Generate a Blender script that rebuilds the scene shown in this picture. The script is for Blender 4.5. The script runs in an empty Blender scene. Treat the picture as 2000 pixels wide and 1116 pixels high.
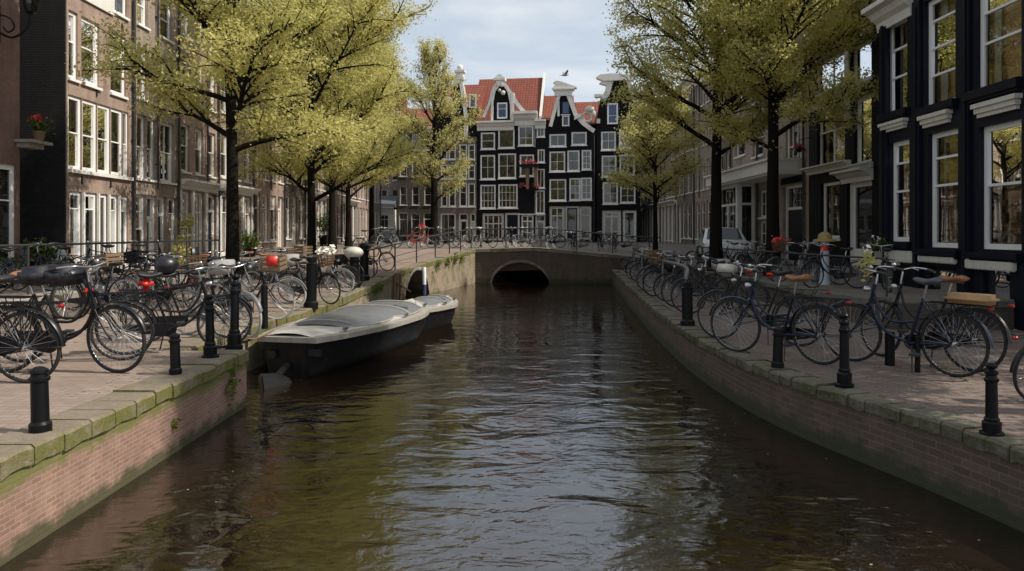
import bpy, bmesh, math, random
import numpy as np
from mathutils import Vector, Matrix
PI = math.pi
R = math.radians
scene = bpy.context.scene
COL = scene.collection
random.seed(7)

# ------------------------------------------------------------------ camera model
F, CX, HY, CAMZ = 1400.0, 1000.0, 455.0, 1.6      # focal length / centre / horizon of the 2000 px photograph, camera height
def gp(px, py, z=0.0):
    """ground point seen at a pixel, on the level z"""
    D = F*(CAMZ-z)/(py-HY)
    return ((px-CX)/F*D, D)
def on_plane(ox, oy, rot, px, py):
    """pixel -> (local x, world z) on the vertical facade plane through (ox,oy)"""
    dx, dy = (px-CX)/F, 1.0
    nx, ny = -math.sin(rot), math.cos(rot)
    D = (ox*nx+oy*ny)/(dx*nx+dy*ny)
    X, Y = dx*D, D
    return ((X-ox)*math.cos(rot)+(Y-oy)*math.sin(rot), CAMZ-(py-HY)*D/F)
def interp(tab, v):
    if v <= tab[0][0]: return tab[0][1]
    for (a, fa), (b, fb) in zip(tab, tab[1:]):
        if v <= b: return fa+(fb-fa)*(v-a)/(b-a)
    return tab[-1][1]
WATER = -0.75
ZQ = [(21, 0), (24, .05), (25.9, .2), (28.4, .5), (31.3, .72), (34, .83), (38, .86)]
ZT = [(27.4, .42), (28.4, .5), (31.3, .72), (34, .83), (38, .86)]
ZR = [(26, .4), (33, .5), (38, .86)]
def zq(y): return interp(ZQ, y)
def zt(y): return interp(ZT, y)
def zr(y): return interp(ZR, y)
ORD = ['first', 'second', 'third', 'fourth', 'fifth', 'sixth', 'seventh', 'eighth', 'ninth', 'tenth', 'eleventh', 'twelfth',
       'thirteenth', 'fourteenth', 'fifteenth', 'sixteenth', 'seventeenth', 'eighteenth', 'nineteenth', 'twentieth']

# ------------------------------------------------------------------ object helpers
def tag(o, label=None, cat=None, group=None, kind=None):
    if label: o['label'] = label
    if cat: o['category'] = cat
    if group: o['group'] = group
    if kind: o['kind'] = kind
    return o
def empty(name, loc=(0, 0, 0), rz=0, label=None, cat=None, group=None):
    o = bpy.data.objects.new(name, None)
    o.empty_display_size = .2
    COL.objects.link(o)
    o.location = loc
    o.rotation_euler = (0, 0, rz)
    return tag(o, label, cat, group)
def link(name, me, parent=None):
    o = bpy.data.objects.new(name, me)
    COL.objects.link(o)
    if parent is not None: o.parent = parent
    return o

class MB:
    """collects geometry, becomes ONE mesh"""
    def __init__(s): s.v = []; s.f = []; s.m = []; s.mi = 0
    def add(s, vs, fs):
        n = len(s.v)
        s.v.extend([tuple(p) for p in vs])
        for f in fs:
            s.f.append(tuple(i+n for i in f)); s.m.append(s.mi)
        return s
    def quad(s, a, b, c, d): return s.add([a, b, c, d], [(0, 1, 2, 3)])
    def box(s, x0, y0, z0, x1, y1, z1):
        if x1 < x0: x0, x1 = x1, x0
        if y1 < y0: y0, y1 = y1, y0
        if z1 < z0: z0, z1 = z1, z0
        return s.add([(x0, y0, z0), (x1, y0, z0), (x1, y1, z0), (x0, y1, z0), (x0, y0, z1), (x1, y0, z1), (x1, y1, z1), (x0, y1, z1)],
                     [(0, 3, 2, 1), (4, 5, 6, 7), (0, 1, 5, 4), (1, 2, 6, 5), (2, 3, 7, 6), (3, 0, 4, 7)])
    def tube(s, pts, r, n=8, caps=True):
        pts = [Vector(p) for p in pts]
        k = len(pts)
        rs = r if isinstance(r, (list, tuple)) else [r]*k
        tans = []
        for i in range(k):
            a = pts[max(i-1, 0)]; b = pts[min(i+1, k-1)]
            t = (b-a)
            tans.append(t.normalized() if t.length > 1e-9 else Vector((0, 0, 1)))
        up = Vector((0, 0, 1)) if abs(tans[0].z) < .9 else Vector((1, 0, 0))
        u = (up - tans[0]*up.dot(tans[0])).normalized()
        vs = []
        for i in range(k):
            t = tans[i]
            u = (u - t*u.dot(t))
            u = u.normalized() if u.length > 1e-6 else t.orthogonal().normalized()
            w = t.cross(u)
            for j in range(n):
                a = 2*PI*j/n
                vs.append(pts[i]+(u*math.cos(a)+w*math.sin(a))*rs[i])
        fs = []
        for i in range(k-1):
            for j in range(n):
                fs.append((i*n+j, i*n+(j+1) % n, (i+1)*n+(j+1) % n, (i+1)*n+j))
        if caps:
            fs.append(tuple(range(n-1, -1, -1))); fs.append(tuple((k-1)*n+j for j in range(n)))
        return s.add(vs, fs)
    def ring(s, c, rad, r, axis='y', n=40, m=8):
        """torus round c"""
        vs = []
        for i in range(n):
            a = 2*PI*i/n
            for j in range(m):
                b = 2*PI*j/m
                q = rad+r*math.cos(b)
                if axis == 'y': vs.append((c[0]+q*math.cos(a), c[1]+r*math.sin(b), c[2]+q*math.sin(a)))
                else: vs.append((c[0]+q*math.cos(a), c[1]+q*math.sin(a), c[2]+r*math.sin(b)))
        fs = [(i*m+j, ((i+1) % n)*m+j, ((i+1) % n)*m+(j+1) % m, i*m+(j+1) % m) for i in range(n) for j in range(m)]
        return s.add(vs, fs)
    def lathe(s, prof, c=(0, 0, 0), n=16, axis='z'):
        vs = []
        for (r, z) in prof:
            for j in range(n):
                a = 2*PI*j/n
                if axis == 'z': vs.append((c[0]+r*math.cos(a), c[1]+r*math.sin(a), c[2]+z))
                elif axis == 'y': vs.append((c[0]+r*math.cos(a), c[1]+z, c[2]+r*math.sin(a)))
                else: vs.append((c[0]+z, c[1]+r*math.cos(a), c[2]+r*math.sin(a)))
        k = len(prof)
        fs = [(i*n+j, i*n+(j+1) % n, (i+1)*n+(j+1) % n, (i+1)*n+j) for i in range(k-1) for j in range(n)]
        fs.append(tuple(range(n-1, -1, -1))); fs.append(tuple((k-1)*n+j for j in range(n)))
        return s.add(vs, fs)
    def ball(s, c, r, n=12, m=8):
        prof = [(r[0]*0+max(math.sin(PI*i/m), .001), -math.cos(PI*i/m)) for i in range(m+1)] if isinstance(r, tuple) else [(r*max(math.sin(PI*i/m), .001), -r*math.cos(PI*i/m)) for i in range(m+1)]
        if isinstance(r, tuple):
            t = MB(); t.lathe(prof, n=n)
            return s.add([(c[0]+p[0]*r[0], c[1]+p[1]*r[1], c[2]+p[2]*r[2]) for p in t.v], t.f)
        return s.lathe(prof, c, n)
    def prism(s, poly, y0, y1):
        """polygon in x,z pulled along y"""
        n = len(poly)
        vs = [(p[0], y0, p[1]) for p in poly]+[(p[0], y1, p[1]) for p in poly]
        fs = [tuple(range(n)), tuple(range(2*n-1, n-1, -1))]+[(i, n+i, n+(i+1) % n, (i+1) % n) for i in range(n)]
        return s.add(vs, fs)
    def band(s, line, w, y0, y1):
        """strip of width w below/inside an open x,z line pulled along y (trim along a gable)"""
        k = len(line)
        inn = []
        for i in range(k):
            a = Vector(line[max(i-1, 0)]); b = Vector(line[min(i+1, k-1)])
            t = (b-a).normalized()
            nrm = Vector((t.y, -t.x))
            inn.append(Vector(line[i])+nrm*w)
        for i in range(k-1):
            s.prism([line[i], line[i+1], tuple(inn[i+1]), tuple(inn[i])], y0, y1)
        return s
    def grid(s, rows):
        k = len(rows[0]); n = len(rows)
        return s.add([p for r in rows for p in r], [(i*k+j, i*k+j+1, (i+1)*k+j+1, (i+1)*k+j) for i in range(n-1) for j in range(k-1)])
    def mesh(s, name, mats, smooth=False, bevel=0):
        me = bpy.data.meshes.new(name)
        me.from_pydata(s.v, [], s.f)
        for m in (mats if isinstance(mats, (list, tuple)) else [mats]): me.materials.append(m)
        if any(s.m): me.polygons.foreach_set('material_index', s.m)
        bm = bmesh.new(); bm.from_mesh(me)
        bmesh.ops.recalc_face_normals(bm, faces=bm.faces)
        if bevel: bmesh.ops.bevel(bm, geom=bm.edges[:], offset=bevel, segments=2, affect='EDGES', clamp_overlap=True)
        bm.to_mesh(me); bm.free()
        if smooth is True: me.polygons.foreach_set('use_smooth', [True]*len(me.polygons))
        elif smooth:
            me.polygons.foreach_set('use_smooth', [True]*len(me.polygons))
            me.set_sharp_from_angle(angle=R(smooth))
        me.update()
        return me
    def build(s, name, mats, parent=None, smooth=False, bevel=0):
        return link(name, s.mesh(name, mats, smooth, bevel), parent)

def curve(pts, n=6):
    """Catmull-Rom through points"""
    P = [Vector(p) for p in pts]
    out = []
    for i in range(len(P)-1):
        p0 = P[max(i-1, 0)]; p1 = P[i]; p2 = P[i+1]; p3 = P[min(i+2, len(P)-1)]
        for j in range(n):
            t = j/n
            out.append(.5*((2*p1)+(p2-p0)*t+(2*p0-5*p1+4*p2-p3)*t*t+(3*p1-p0-3*p2+p3)*t**3))
    out.append(P[-1])
    return out

# ------------------------------------------------------------------ materials
class NT:
    def __init__(s, name):
        s.mat = bpy.data.materials.new(name); s.mat.use_nodes = True
        s.t = s.mat.node_tree; s.t.nodes.clear()
        s.out = s.n('ShaderNodeOutputMaterial')
    def n(s, typ, ins=None, **kw):
        nd = s.t.nodes.new(typ)
        for k, v in kw.items(): setattr(nd, k, v)
        for k, v in (ins or {}).items(): s.set(nd, k, v)
        return nd
    def set(s, nd, k, v):
        sock = nd.inputs[k]
        if isinstance(v, bpy.types.NodeSocket): s.t.links.new(v, sock)
        elif isinstance(v, bpy.types.Node): s.t.links.new(v.outputs[0], sock)
        else:
            if isinstance(v, tuple) and len(v) == 3 and sock.type == 'RGBA': v = (*v, 1)
            sock.default_value = v
    def mix(s, fac, a, b, mode='MIX'):
        nd = s.n('ShaderNodeMix', data_type='RGBA', blend_type=mode)
        s.set(nd, 0, fac); s.set(nd, 6, a); s.set(nd, 7, b)
        return nd.outputs[2]
    def math(s, op, a, b=0.0, c=None):
        nd = s.n('ShaderNodeMath', operation=op)
        s.set(nd, 0, a); s.set(nd, 1, b)
        if c is not None: s.set(nd, 2, c)
        return nd.outputs[0]
    def noise(s, vec, scale, detail=4, rough=.6):
        return s.n('ShaderNodeTexNoise', {'Vector': vec, 'Scale': scale, 'Detail': detail, 'Roughness': rough}).outputs[0]
    def ramp(s, fac, stops):
        nd = s.n('ShaderNodeValToRGB', {0: fac})
        e = nd.color_ramp.elements
        while len(e) < len(stops): e.new(.5)
        for el, (p, c) in zip(e, stops):
            el.position = p
            el.color = (c, c, c, 1) if not isinstance(c, tuple) else (*c, 1)
        return nd.outputs[0]
    def obj(s): return s.n('ShaderNodeTexCoord').outputs['Object']
    def pos(s): return s.n('ShaderNodeNewGeometry').outputs['Position']
    def sep(s, v): return s.n('ShaderNodeSeparateXYZ', {0: v}).outputs
    def comb(s, x, y, z=0.0): return s.n('ShaderNodeCombineXYZ', {0: x, 1: y, 2: z}).outputs[0]
    def bsdf(s, col, rough=.6, bump=None, bstr=.4, bdist=.02, **kw):
        b = s.n('ShaderNodeBsdfPrincipled', {'Base Color': col, 'Roughness': rough})
        for k, v in kw.items(): s.set(b, k.replace('_', ' '), v)
        if bump is not None:
            bp = s.n('ShaderNodeBump', {'Strength': bstr, 'Distance': bdist, 'Height': bump})
            s.t.links.new(bp.outputs[0], b.inputs['Normal'])
        s.t.links.new(b.outputs[0], s.out.inputs[0])
        return b

def m_brick(name, c1, c2, mortar, bw=.22, bh=.065, plane='xz', dirt=.5, dirtcol=(.03, .025, .02), rough=.85, msize=.008, moss=None, bstr=.5, stain=1.3, moss2=None):
    t = NT(name)
    o = t.obj()
    x, y, z = t.sep(o)
    if plane == 'xz': vec = t.comb(t.math('ADD', x, y), z)
    elif plane == 'yz': vec = t.comb(t.math('SUBTRACT', y, x), z)
    else: vec = t.comb(x, y)
    br = t.n('ShaderNodeTexBrick', {'Vector': vec, 'Color1': c1, 'Color2': c2, 'Mortar': mortar, 'Scale': 1.0,
             'Mortar Size': msize, 'Mortar Smooth': .2, 'Bias': 0.0, 'Brick Width': bw, 'Row Height': bh})
    n1 = t.noise(o, stain, 5, .65)
    n2 = t.noise(o, 9.0, 4)
    col = t.mix(t.ramp(n2, [(.3, 0.0), (.75, .45)]), br.outputs[0], tuple(c*.55 for c in c1))
    # rain streaks: noise stretched along z
    st = t.noise(t.comb(t.math('MULTIPLY', t.math('ADD', x, y), 3.0), t.math('MULTIPLY', z, .35), 0.0), 1.6, 4) if plane != 'xy' else n1
    col = t.mix(t.math('MULTIPLY', t.ramp(st, [(.42, 0.0), (.75, 1.0)]), dirt), col, dirtcol)
    col = t.mix(t.math('MULTIPLY', t.ramp(n1, [(.4, 0.0), (.7, 1.0)]), dirt*.8), col, dirtcol)
    if moss:
        zz = t.sep(t.pos())[2]
        f = t.ramp(t.math('ADD', t.n('ShaderNodeMapRange', {0: zz, 1: moss[0], 2: moss[1], 3: 1.0, 4: 0.0}).outputs[0],
                          t.math('MULTIPLY', t.math('SUBTRACT', t.noise(o, 4.0, 5), .5), 1.4)), [(.35, 0.0), (.7, .85)])
        col = t.mix(f, col, moss[2])
    if moss2:
        zz = t.sep(t.pos())[2]
        f = t.ramp(t.math('ADD', t.n('ShaderNodeMapRange', {0: zz, 1: moss2[0], 2: moss2[1], 3: 0.0, 4: 1.0}).outputs[0],
                          t.math('MULTIPLY', t.math('SUBTRACT', t.noise(o, 3.2, 6, .7), .5), 2.0)), [(.6, 0.0), (.95, .9)])
        col = t.mix(f, col, moss2[2])
    t.bsdf(col, rough, t.math('ADD', t.math('MULTIPLY', br.outputs[1], -1.0), t.math('MULTIPLY', n2, .5)), bstr, .012)
    return t.mat

def m_paint(name, col, rough=.45, var=.25, dirt=.35, dirtcol=(.06, .055, .045), sc=3.0, bump=.08, **kw):
    t = NT(name)
    o = t.obj()
    x, y, z = t.sep(o)
    n1 = t.noise(o, sc, 6, .65)
    n2 = t.noise(t.comb(t.math('MULTIPLY', t.math('ADD', x, y), 4.0), t.math('MULTIPLY', z, .5), x), 2.3, 5, .7)
    c = t.mix(t.ramp(n1, [(.3, 0.0), (.8, var)]), col, tuple(k*.45 for k in col))
    c = t.mix(t.math('MULTIPLY', t.ramp(n2, [(.48, 0.0), (.8, 1.0)]), dirt), c, dirtcol)
    r = t.math('ADD', t.math('MULTIPLY', n1, .3), rough-.12)
    t.bsdf(c, r, n1, bump, .02, **kw)
    return t.mat

def m_plain(name, col, rough=.5, metal=0.0, sc=25.0, var=.3, **kw):
    t = NT(name)
    n1 = t.noise(t.obj(), sc, 3)
    c = t.mix(t.ramp(n1, [(.35, 0.0), (.8, var)]), col, tuple(k*.4 for k in col))
    t.bsdf(c, t.math('ADD', t.math('MULTIPLY', n1, .25), rough-.1), n1, .05, .004, Metallic=metal, **kw)
    return t.mat

M = {}
M['brick_pink'] = m_brick('warm_brown_brick', (.43, .3, .24), (.36, .245, .195), (.36, .31, .265), dirt=.4)
M['brick_tan'] = m_brick('tan_brown_brick', (.41, .32, .26), (.34, .26, .21), (.36, .32, .28), dirt=.42)
M['brick_red'] = m_brick('reddish_brick', (.25, .125, .1), (.2, .1, .08), (.2, .17, .14), dirt=.4)
M['brick_grey'] = m_brick('grey_brown_brick', (.24, .195, .16), (.2, .16, .13), (.16, .14, .12), dirt=.5)
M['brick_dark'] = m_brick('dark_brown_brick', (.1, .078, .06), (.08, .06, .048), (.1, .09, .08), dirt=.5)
M['brick_black'] = m_brick('tarred_black_brick', (.008, .0075, .008), (.006, .006, .006), (.005, .005, .005), dirt=.3, rough=.75)
M['black_wall'] = m_paint('black_painted_facade', (.0055, .005, .006), .7, .5, .2, (.015, .015, .015), 2.0, Specular_IOR_Level=.18)
M['navy'] = m_paint('navy_black_woodwork', (.0055, .0075, .016), .45, .4, .15, (.012, .012, .015), 4.0, Specular_IOR_Level=.22)
M['white'] = m_paint('weathered_white_woodwork', (.74, .72, .67), .45, .22, .3, (.28, .26, .22), 3.0)
M['white2'] = m_paint('ivory_woodwork', (.62, .59, .52), .5, .25, .35, (.22, .2, .16), 3.0)
M['whiteshade'] = m_paint('chalk_white_window_frame', (.8, .79, .77), .4, .15, .15, (.35, .33, .3), 3.0)
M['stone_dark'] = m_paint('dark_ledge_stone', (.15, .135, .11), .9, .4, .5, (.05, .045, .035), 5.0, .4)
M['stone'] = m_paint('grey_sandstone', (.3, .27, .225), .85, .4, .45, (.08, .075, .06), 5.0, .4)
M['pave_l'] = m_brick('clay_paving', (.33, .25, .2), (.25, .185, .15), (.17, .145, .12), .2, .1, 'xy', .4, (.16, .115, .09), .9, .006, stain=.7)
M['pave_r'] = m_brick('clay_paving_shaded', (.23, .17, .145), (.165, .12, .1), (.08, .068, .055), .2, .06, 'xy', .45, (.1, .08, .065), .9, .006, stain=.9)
M['street'] = m_brick('street_paving', (.2, .165, .14), (.165, .135, .115), (.12, .105, .09), .22, .11, 'xy', .3, (.1, .085, .07), .9)
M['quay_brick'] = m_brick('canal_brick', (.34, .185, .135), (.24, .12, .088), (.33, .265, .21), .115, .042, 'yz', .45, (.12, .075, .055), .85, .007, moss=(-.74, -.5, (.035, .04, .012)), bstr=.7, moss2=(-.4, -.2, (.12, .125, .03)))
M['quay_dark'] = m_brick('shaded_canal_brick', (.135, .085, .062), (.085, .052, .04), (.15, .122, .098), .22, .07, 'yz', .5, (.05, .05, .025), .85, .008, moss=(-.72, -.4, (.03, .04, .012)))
M['bridge_brick'] = m_brick('bridge_brick', (.14, .095, .072), (.1, .068, .054), (.1, .085, .07), .22, .07, 'xz', .8, (.05, .042, .032), .85, .008, moss=(-.72, -.35, (.03, .032, .012)))
M['wall_stone'] = m_paint('mottled_canal_plaster', (.3, .24, .17), .9, .5, .6, (.06, .065, .025), 2.5, .5)
M['bark'] = m_paint('dark_bark', (.013, .0105, .008), .95, .5, .3, (.006, .005, .004), 12.0, .8, Specular_IOR_Level=.1)
M['asphalt_dirt'] = m_plain('bare_ground', (.06, .055, .048), .9)
M['iron'] = m_plain('black_cast_iron', (.006, .006, .007), .38, 0.0, 8.0, .5, Specular_IOR_Level=.2)
M['iron_worn'] = m_plain('weathered_black_iron', (.03, .03, .032), .5, 0.0, 8.0, .5)
M['rail'] = m_plain('worn_steel_rail', (.2, .2, .2), .5, .6)
M['tyre'] = m_plain('rubber_tyre', (.018, .0175, .017), .75)
M['tyre_pale'] = m_plain('greyish_rubber_tyre', (.42, .4, .37), .75)
M['rim'] = m_plain('aluminium_rim', (.5, .5, .5), .35, .8)
M['spoke'] = m_plain('steel_spoke', (.38, .38, .38), .4, .7)
M['chrome'] = m_plain('dull_chrome', (.5, .5, .5), .25, .9)
M['frame_black'] = m_plain('black_enamel', (.008, .008, .0095), .32, 0.0, 6.0, .4, Specular_IOR_Level=.35)
M['frame_blue'] = m_plain('dark_blue_enamel', (.01, .016, .038), .3, 0.0, 6.0, .4, Specular_IOR_Level=.4)
M['frame_red'] = m_plain('red_enamel', (.3, .02, .02), .35, 0.0, 6.0, .4)
M['frame_grey'] = m_plain('grey_enamel', (.16, .165, .17), .35, 0.0, 6.0, .4)
M['frame_green'] = m_plain('dark_green_enamel', (.02, .05, .035), .35, 0.0, 6.0, .4)
M['saddle_black'] = m_plain('black_saddle', (.014, .014, .015), .5)
M['saddle_brown'] = m_plain('tan_leather', (.27, .105, .045), .45)
M['saddle_grey'] = m_plain('grey_saddle', (.075, .078, .088), .55)
M['tan'] = m_plain('tan_cushion_leather', (.42, .25, .11), .5)
M['bag_black'] = m_plain('black_bag', (.013, .013, .018), .35)
M['red_plastic'] = m_plain('red_plastic', (.6, .03, .018), .35)
M['red_light'] = m_plain('red_tail_lamp', (.32, .015, .012), .3)
M['lamp_glass'] = m_plain('pale_lamp_glass', (.8, .8, .78), .2)
M['wicker'] = m_plain('brown_wicker', (.13, .07, .03), .8, 0.0, 60.0, .7)
M['grey_cloth'] = m_plain('grey_cloth', (.33, .32, .31), .9)
M['wood'] = m_plain('worn_wood', (.18, .12, .07), .8)
M['boat_white'] = m_paint('cream_gelcoat', (.56, .54, .49), .3, .2, .3, (.3, .27, .22), 2.0, .03)
M['boat_black'] = m_paint('black_hull_paint', (.006, .006, .007), .38, .5, .5, (.035, .033, .03), 1.6, .05, Specular_IOR_Level=.3)
M['boat_grey'] = m_paint('grey_boat_canvas', (.13, .133, .138), .42, .35, .45, (.24, .24, .24), 3.5, .5)
M['boat_rim'] = m_paint('weathered_gunwale', (.34, .31, .27), .55, .4, .5, (.12, .1, .08), 4.0, .1)
M['blue_pole'] = m_plain('blue_mooring_paint', (.03, .045, .12), .5)
M['white_pole'] = m_plain('white_mooring_paint', (.75, .75, .73), .5)
M['car_white'] = m_plain('white_car_paint', (.62, .66, .68), .25, 0.0, 5.0, .15, Coat_Weight=.5)
M['car_glass'] = m_plain('car_glass', (.02, .025, .03), .06)
M['petal_red'] = m_plain('red_petals', (.6, .05, .05), .7)
M['petal_pink'] = m_plain('pink_petals', (.42, .08, .1), .7)
M['petal_white'] = m_plain('white_petals', (.8, .76, .66), .7)
M['yellow'] = m_plain('ochre_yellow_paint', (.3, .21, .075), .55)
M['interior_warm'] = m_paint('warm_brown_room', (.62, .36, .17), .8, .6, .4, (.05, .03, .02), 1.2)
M['interior_dark'] = m_paint('dim_room', (.09, .075, .06), .8, .6, .4, (.02, .02, .02), 1.2)
M['curtain'] = m_paint('off_white_curtain', (.62, .59, .54), .9, .3, .3, (.3, .28, .25), 3.0)
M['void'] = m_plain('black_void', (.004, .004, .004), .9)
M['gull'] = m_plain('grey_feathers', (.22, .23, .25), .8)
M['hull_grey'] = m_plain('dark_grey_fairing', (.014, .0145, .016), .45)
M['slate'] = m_plain('slate_lead', (.1, .105, .115), .6)
M['bluepane'] = m_plain('sky_blue_pane', (.06, .1, .2), .06)
M['pale_blue'] = m_paint('pale_blue_white_paint', (.42, .46, .5), .5, .2, .2)
M['sign_dark'] = m_plain('dark_signboard', (.02, .02, .022), .4)

def m_tiles():
    t = NT('red_clay_roof_tiles')
    o = t.obj(); x, y, z = t.sep(o)
    br = t.n('ShaderNodeTexBrick', {'Vector': t.comb(x, t.math('MULTIPLY', z, 1.3)), 'Color1': (.25, .064, .034), 'Color2': (.19, .046, .026), 'Mortar': (.1, .025, .015), 'Scale': 1.0,
             'Mortar Size': .03, 'Mortar Smooth': .5, 'Brick Width': .24, 'Row Height': .3}, offset=0.0)
    n1 = t.noise(o, 2.0, 5)
    c = t.mix(t.ramp(n1, [(.4, 0.0), (.8, .55)]), br.outputs[0], (.2, .06, .035))
    t.bsdf(c, .8, t.math('MULTIPLY', br.outputs[1], -1.0), .8, .05)
    return t.mat
M['tiles'] = m_tiles()

def m_coping(name, stone, moss, lo, hi, top=.35):
    """quay edge stones: moss thick on the upright face, thin on top"""
    t = NT(name)
    o = t.obj(); p = t.pos()
    nz = t.sep(t.n('ShaderNodeNewGeometry').outputs['Normal'])[2]
    n1 = t.noise(o, 2.2, 6, .7); n2 = t.noise(o, 18.0, 5, .7); n3 = t.noise(o, 60.0, 3)
    base = t.mix(t.ramp(n2, [(.3, 0.0), (.8, .7)]), stone, tuple(c*.45 for c in stone))
    base = t.mix(t.ramp(n1, [(.45, 0.0), (.75, .6)]), base, (.1, .085, .06))
    side = t.math('SUBTRACT', 1.0, t.math('MULTIPLY', t.math('MAXIMUM', nz, 0.0), 1-top))
    f = t.math('MULTIPLY', t.ramp(t.math('ADD', t.math('MULTIPLY', n1, .75), t.math('MULTIPLY', n2, .3)), [(lo, 0.0), (hi, 1.0)]), side)
    mo = t.mix(n3, moss, tuple(c*.35 for c in moss))
    c = t.mix(f, base, mo)
    t.bsdf(c, .95, t.math('ADD', n2, t.math('MULTIPLY', t.math('MULTIPLY', n3, f), .7)), .6, .03)
    return t.mat
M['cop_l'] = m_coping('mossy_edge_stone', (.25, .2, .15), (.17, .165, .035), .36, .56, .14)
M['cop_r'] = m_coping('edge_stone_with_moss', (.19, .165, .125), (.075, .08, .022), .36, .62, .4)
M['cop_b'] = m_coping('bridge_edge_stone', (.3, .27, .22), (.09, .09, .03), .5, .8)
M['wall_moss'] = m_coping('green_streaked_wall', (.31, .245, .175), (.15, .16, .035), .5, .7)

def m_glass(name, col, spec=1.0, ior=1.6, rough=.015):
    """window pane seen from outside: dark room tone under a reflecting surface"""
    t = NT(name)
    o = t.obj(); x, y, z = t.sep(o)
    n1 = t.noise(t.comb(t.math('MULTIPLY', x, 2.2), t.math('MULTIPLY', z, .8), y), 1.4, 4)
    c = t.mix(t.ramp(n1, [(.4, 0.0), (.7, 1.0)]), tuple(k*.35 for k in col), col)
    wob = t.noise(o, 1.6, 1)
    t.bsdf(c, rough, wob, .08, .02, IOR=ior, Coat_Weight=.4, Coat_Roughness=.01)
    return t.mat
M['glass'] = m_glass('dark_window_glass', (.03, .028, .027))
M['glass_far'] = m_glass('grey_window_glass', (.06, .055, .05), ior=1.7)

def m_clear(name, tint=(.8, .8, .78), refl=.12):
    t = NT(name)
    o = t.obj()
    bp = t.n('ShaderNodeBump', {'Strength': .06, 'Distance': .02, 'Height': t.noise(o, 1.5, 1)})
    g = t.n('ShaderNodeBsdfGlossy', {'Color': (1, 1, 1), 'Roughness': .01, 'Normal': bp.outputs[0]})
    tr = t.n('ShaderNodeBsdfTransparent', {'Color': tint})
    fr = t.n('ShaderNodeFresnel', {'IOR': 1.6})
    mx = t.n('ShaderNodeMixShader', {0: t.math('MINIMUM', t.math('ADD', t.math('MULTIPLY', fr.outputs[0], 1.3), refl), 1.0)})
    t.t.links.new(tr.outputs[0], mx.inputs[1]); t.t.links.new(g.outputs[0], mx.inputs[2])
    t.t.links.new(mx.outputs[0], t.out.inputs[0])
    return t.mat
M['clear'] = m_clear('reflecting_clear_glass', refl=.06)

def m_leaf(name, c1, c2, c3, trans=.45):
    t = NT(name)
    geo = t.n('ShaderNodeNewGeometry')
    rnd = geo.outputs['Random Per Island']
    n1 = t.noise(t.obj(), .55, 3)
    c = t.mix(t.ramp(rnd, [(.1, 0.0), (.9, 1.0)]), c1, c2)
    c = t.mix(t.ramp(n1, [(.4, 0.0), (.68, .8)]), c, c3)
    d = t.n('ShaderNodeBsdfPrincipled', {'Base Color': c, 'Roughness': .6, 'Specular IOR Level': .2})
    tl = t.n('ShaderNodeBsdfTranslucent', {'Color': t.mix(.5, c, c2)})
    mx = t.n('ShaderNodeMixShader', {0: trans})
    t.t.links.new(d.outputs[0], mx.inputs[1]); t.t.links.new(tl.outputs[0], mx.inputs[2])
    t.t.links.new(mx.outputs[0], t.out.inputs[0])
    return t.mat
M['leaf_l'] = m_leaf('spring_yellow_green_leaves', (.47, .45, .125), (.74, .67, .28), (.38, .375, .1), .52)
M['leaf_r'] = m_leaf('olive_spring_leaves', (.48, .455, .14), (.74, .665, .26), (.37, .365, .11), .62)
M['leaf_far'] = m_leaf('pale_spring_leaves', (.5, .47, .18), (.66, .6, .26), (.42, .4, .15), .5)
M['leaf_pot'] = m_leaf('garden_plant_leaves', (.05, .09, .02), (.13, .17, .04), (.035, .06, .015), .3)
M['ivy'] = m_leaf('moss_and_ivy', (.09, .12, .02), (.16, .18, .035), (.06, .08, .015), .3)

def m_water():
    t = NT('brown_canal_water')
    p = t.pos(); x, y, z = t.sep(p)
    # small wind ripples, crests running across the canal; patches of calm and ruffled water
    v1 = t.comb(t.math('MULTIPLY', x, .62), y)
    n1 = t.n('ShaderNodeTexNoise', {'Vector': v1, 'Scale': 1.9, 'Detail': 3.0, 'Roughness': .5, 'Distortion': .6}).outputs[0]
    n2 = t.n('ShaderNodeTexNoise', {'Vector': v1, 'Scale': 8.0, 'Detail': 4.0, 'Roughness': .55, 'Distortion': .5}).outputs[0]
    n3 = t.n('ShaderNodeTexNoise', {'Vector': p, 'Scale': .35, 'Detail': 2.0}).outputs[0]
    h = t.math('ADD', n1, t.math('MULTIPLY', t.math('MULTIPLY', n2, t.ramp(n3, [(.38, .15), (.62, 1.0)])), .34))
    h = t.math('MULTIPLY', h, t.n('ShaderNodeMapRange', {0: y, 1: 5.0, 2: 20.0, 3: 1.15, 4: .4}).outputs[0])
    c = t.mix(n3, (.0085, .0048, .0023), (.014, .008, .0038))
    t.bsdf(c, .035, h, .5, .078, IOR=2.55)
    return t.mat
M['water'] = m_water()

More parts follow.
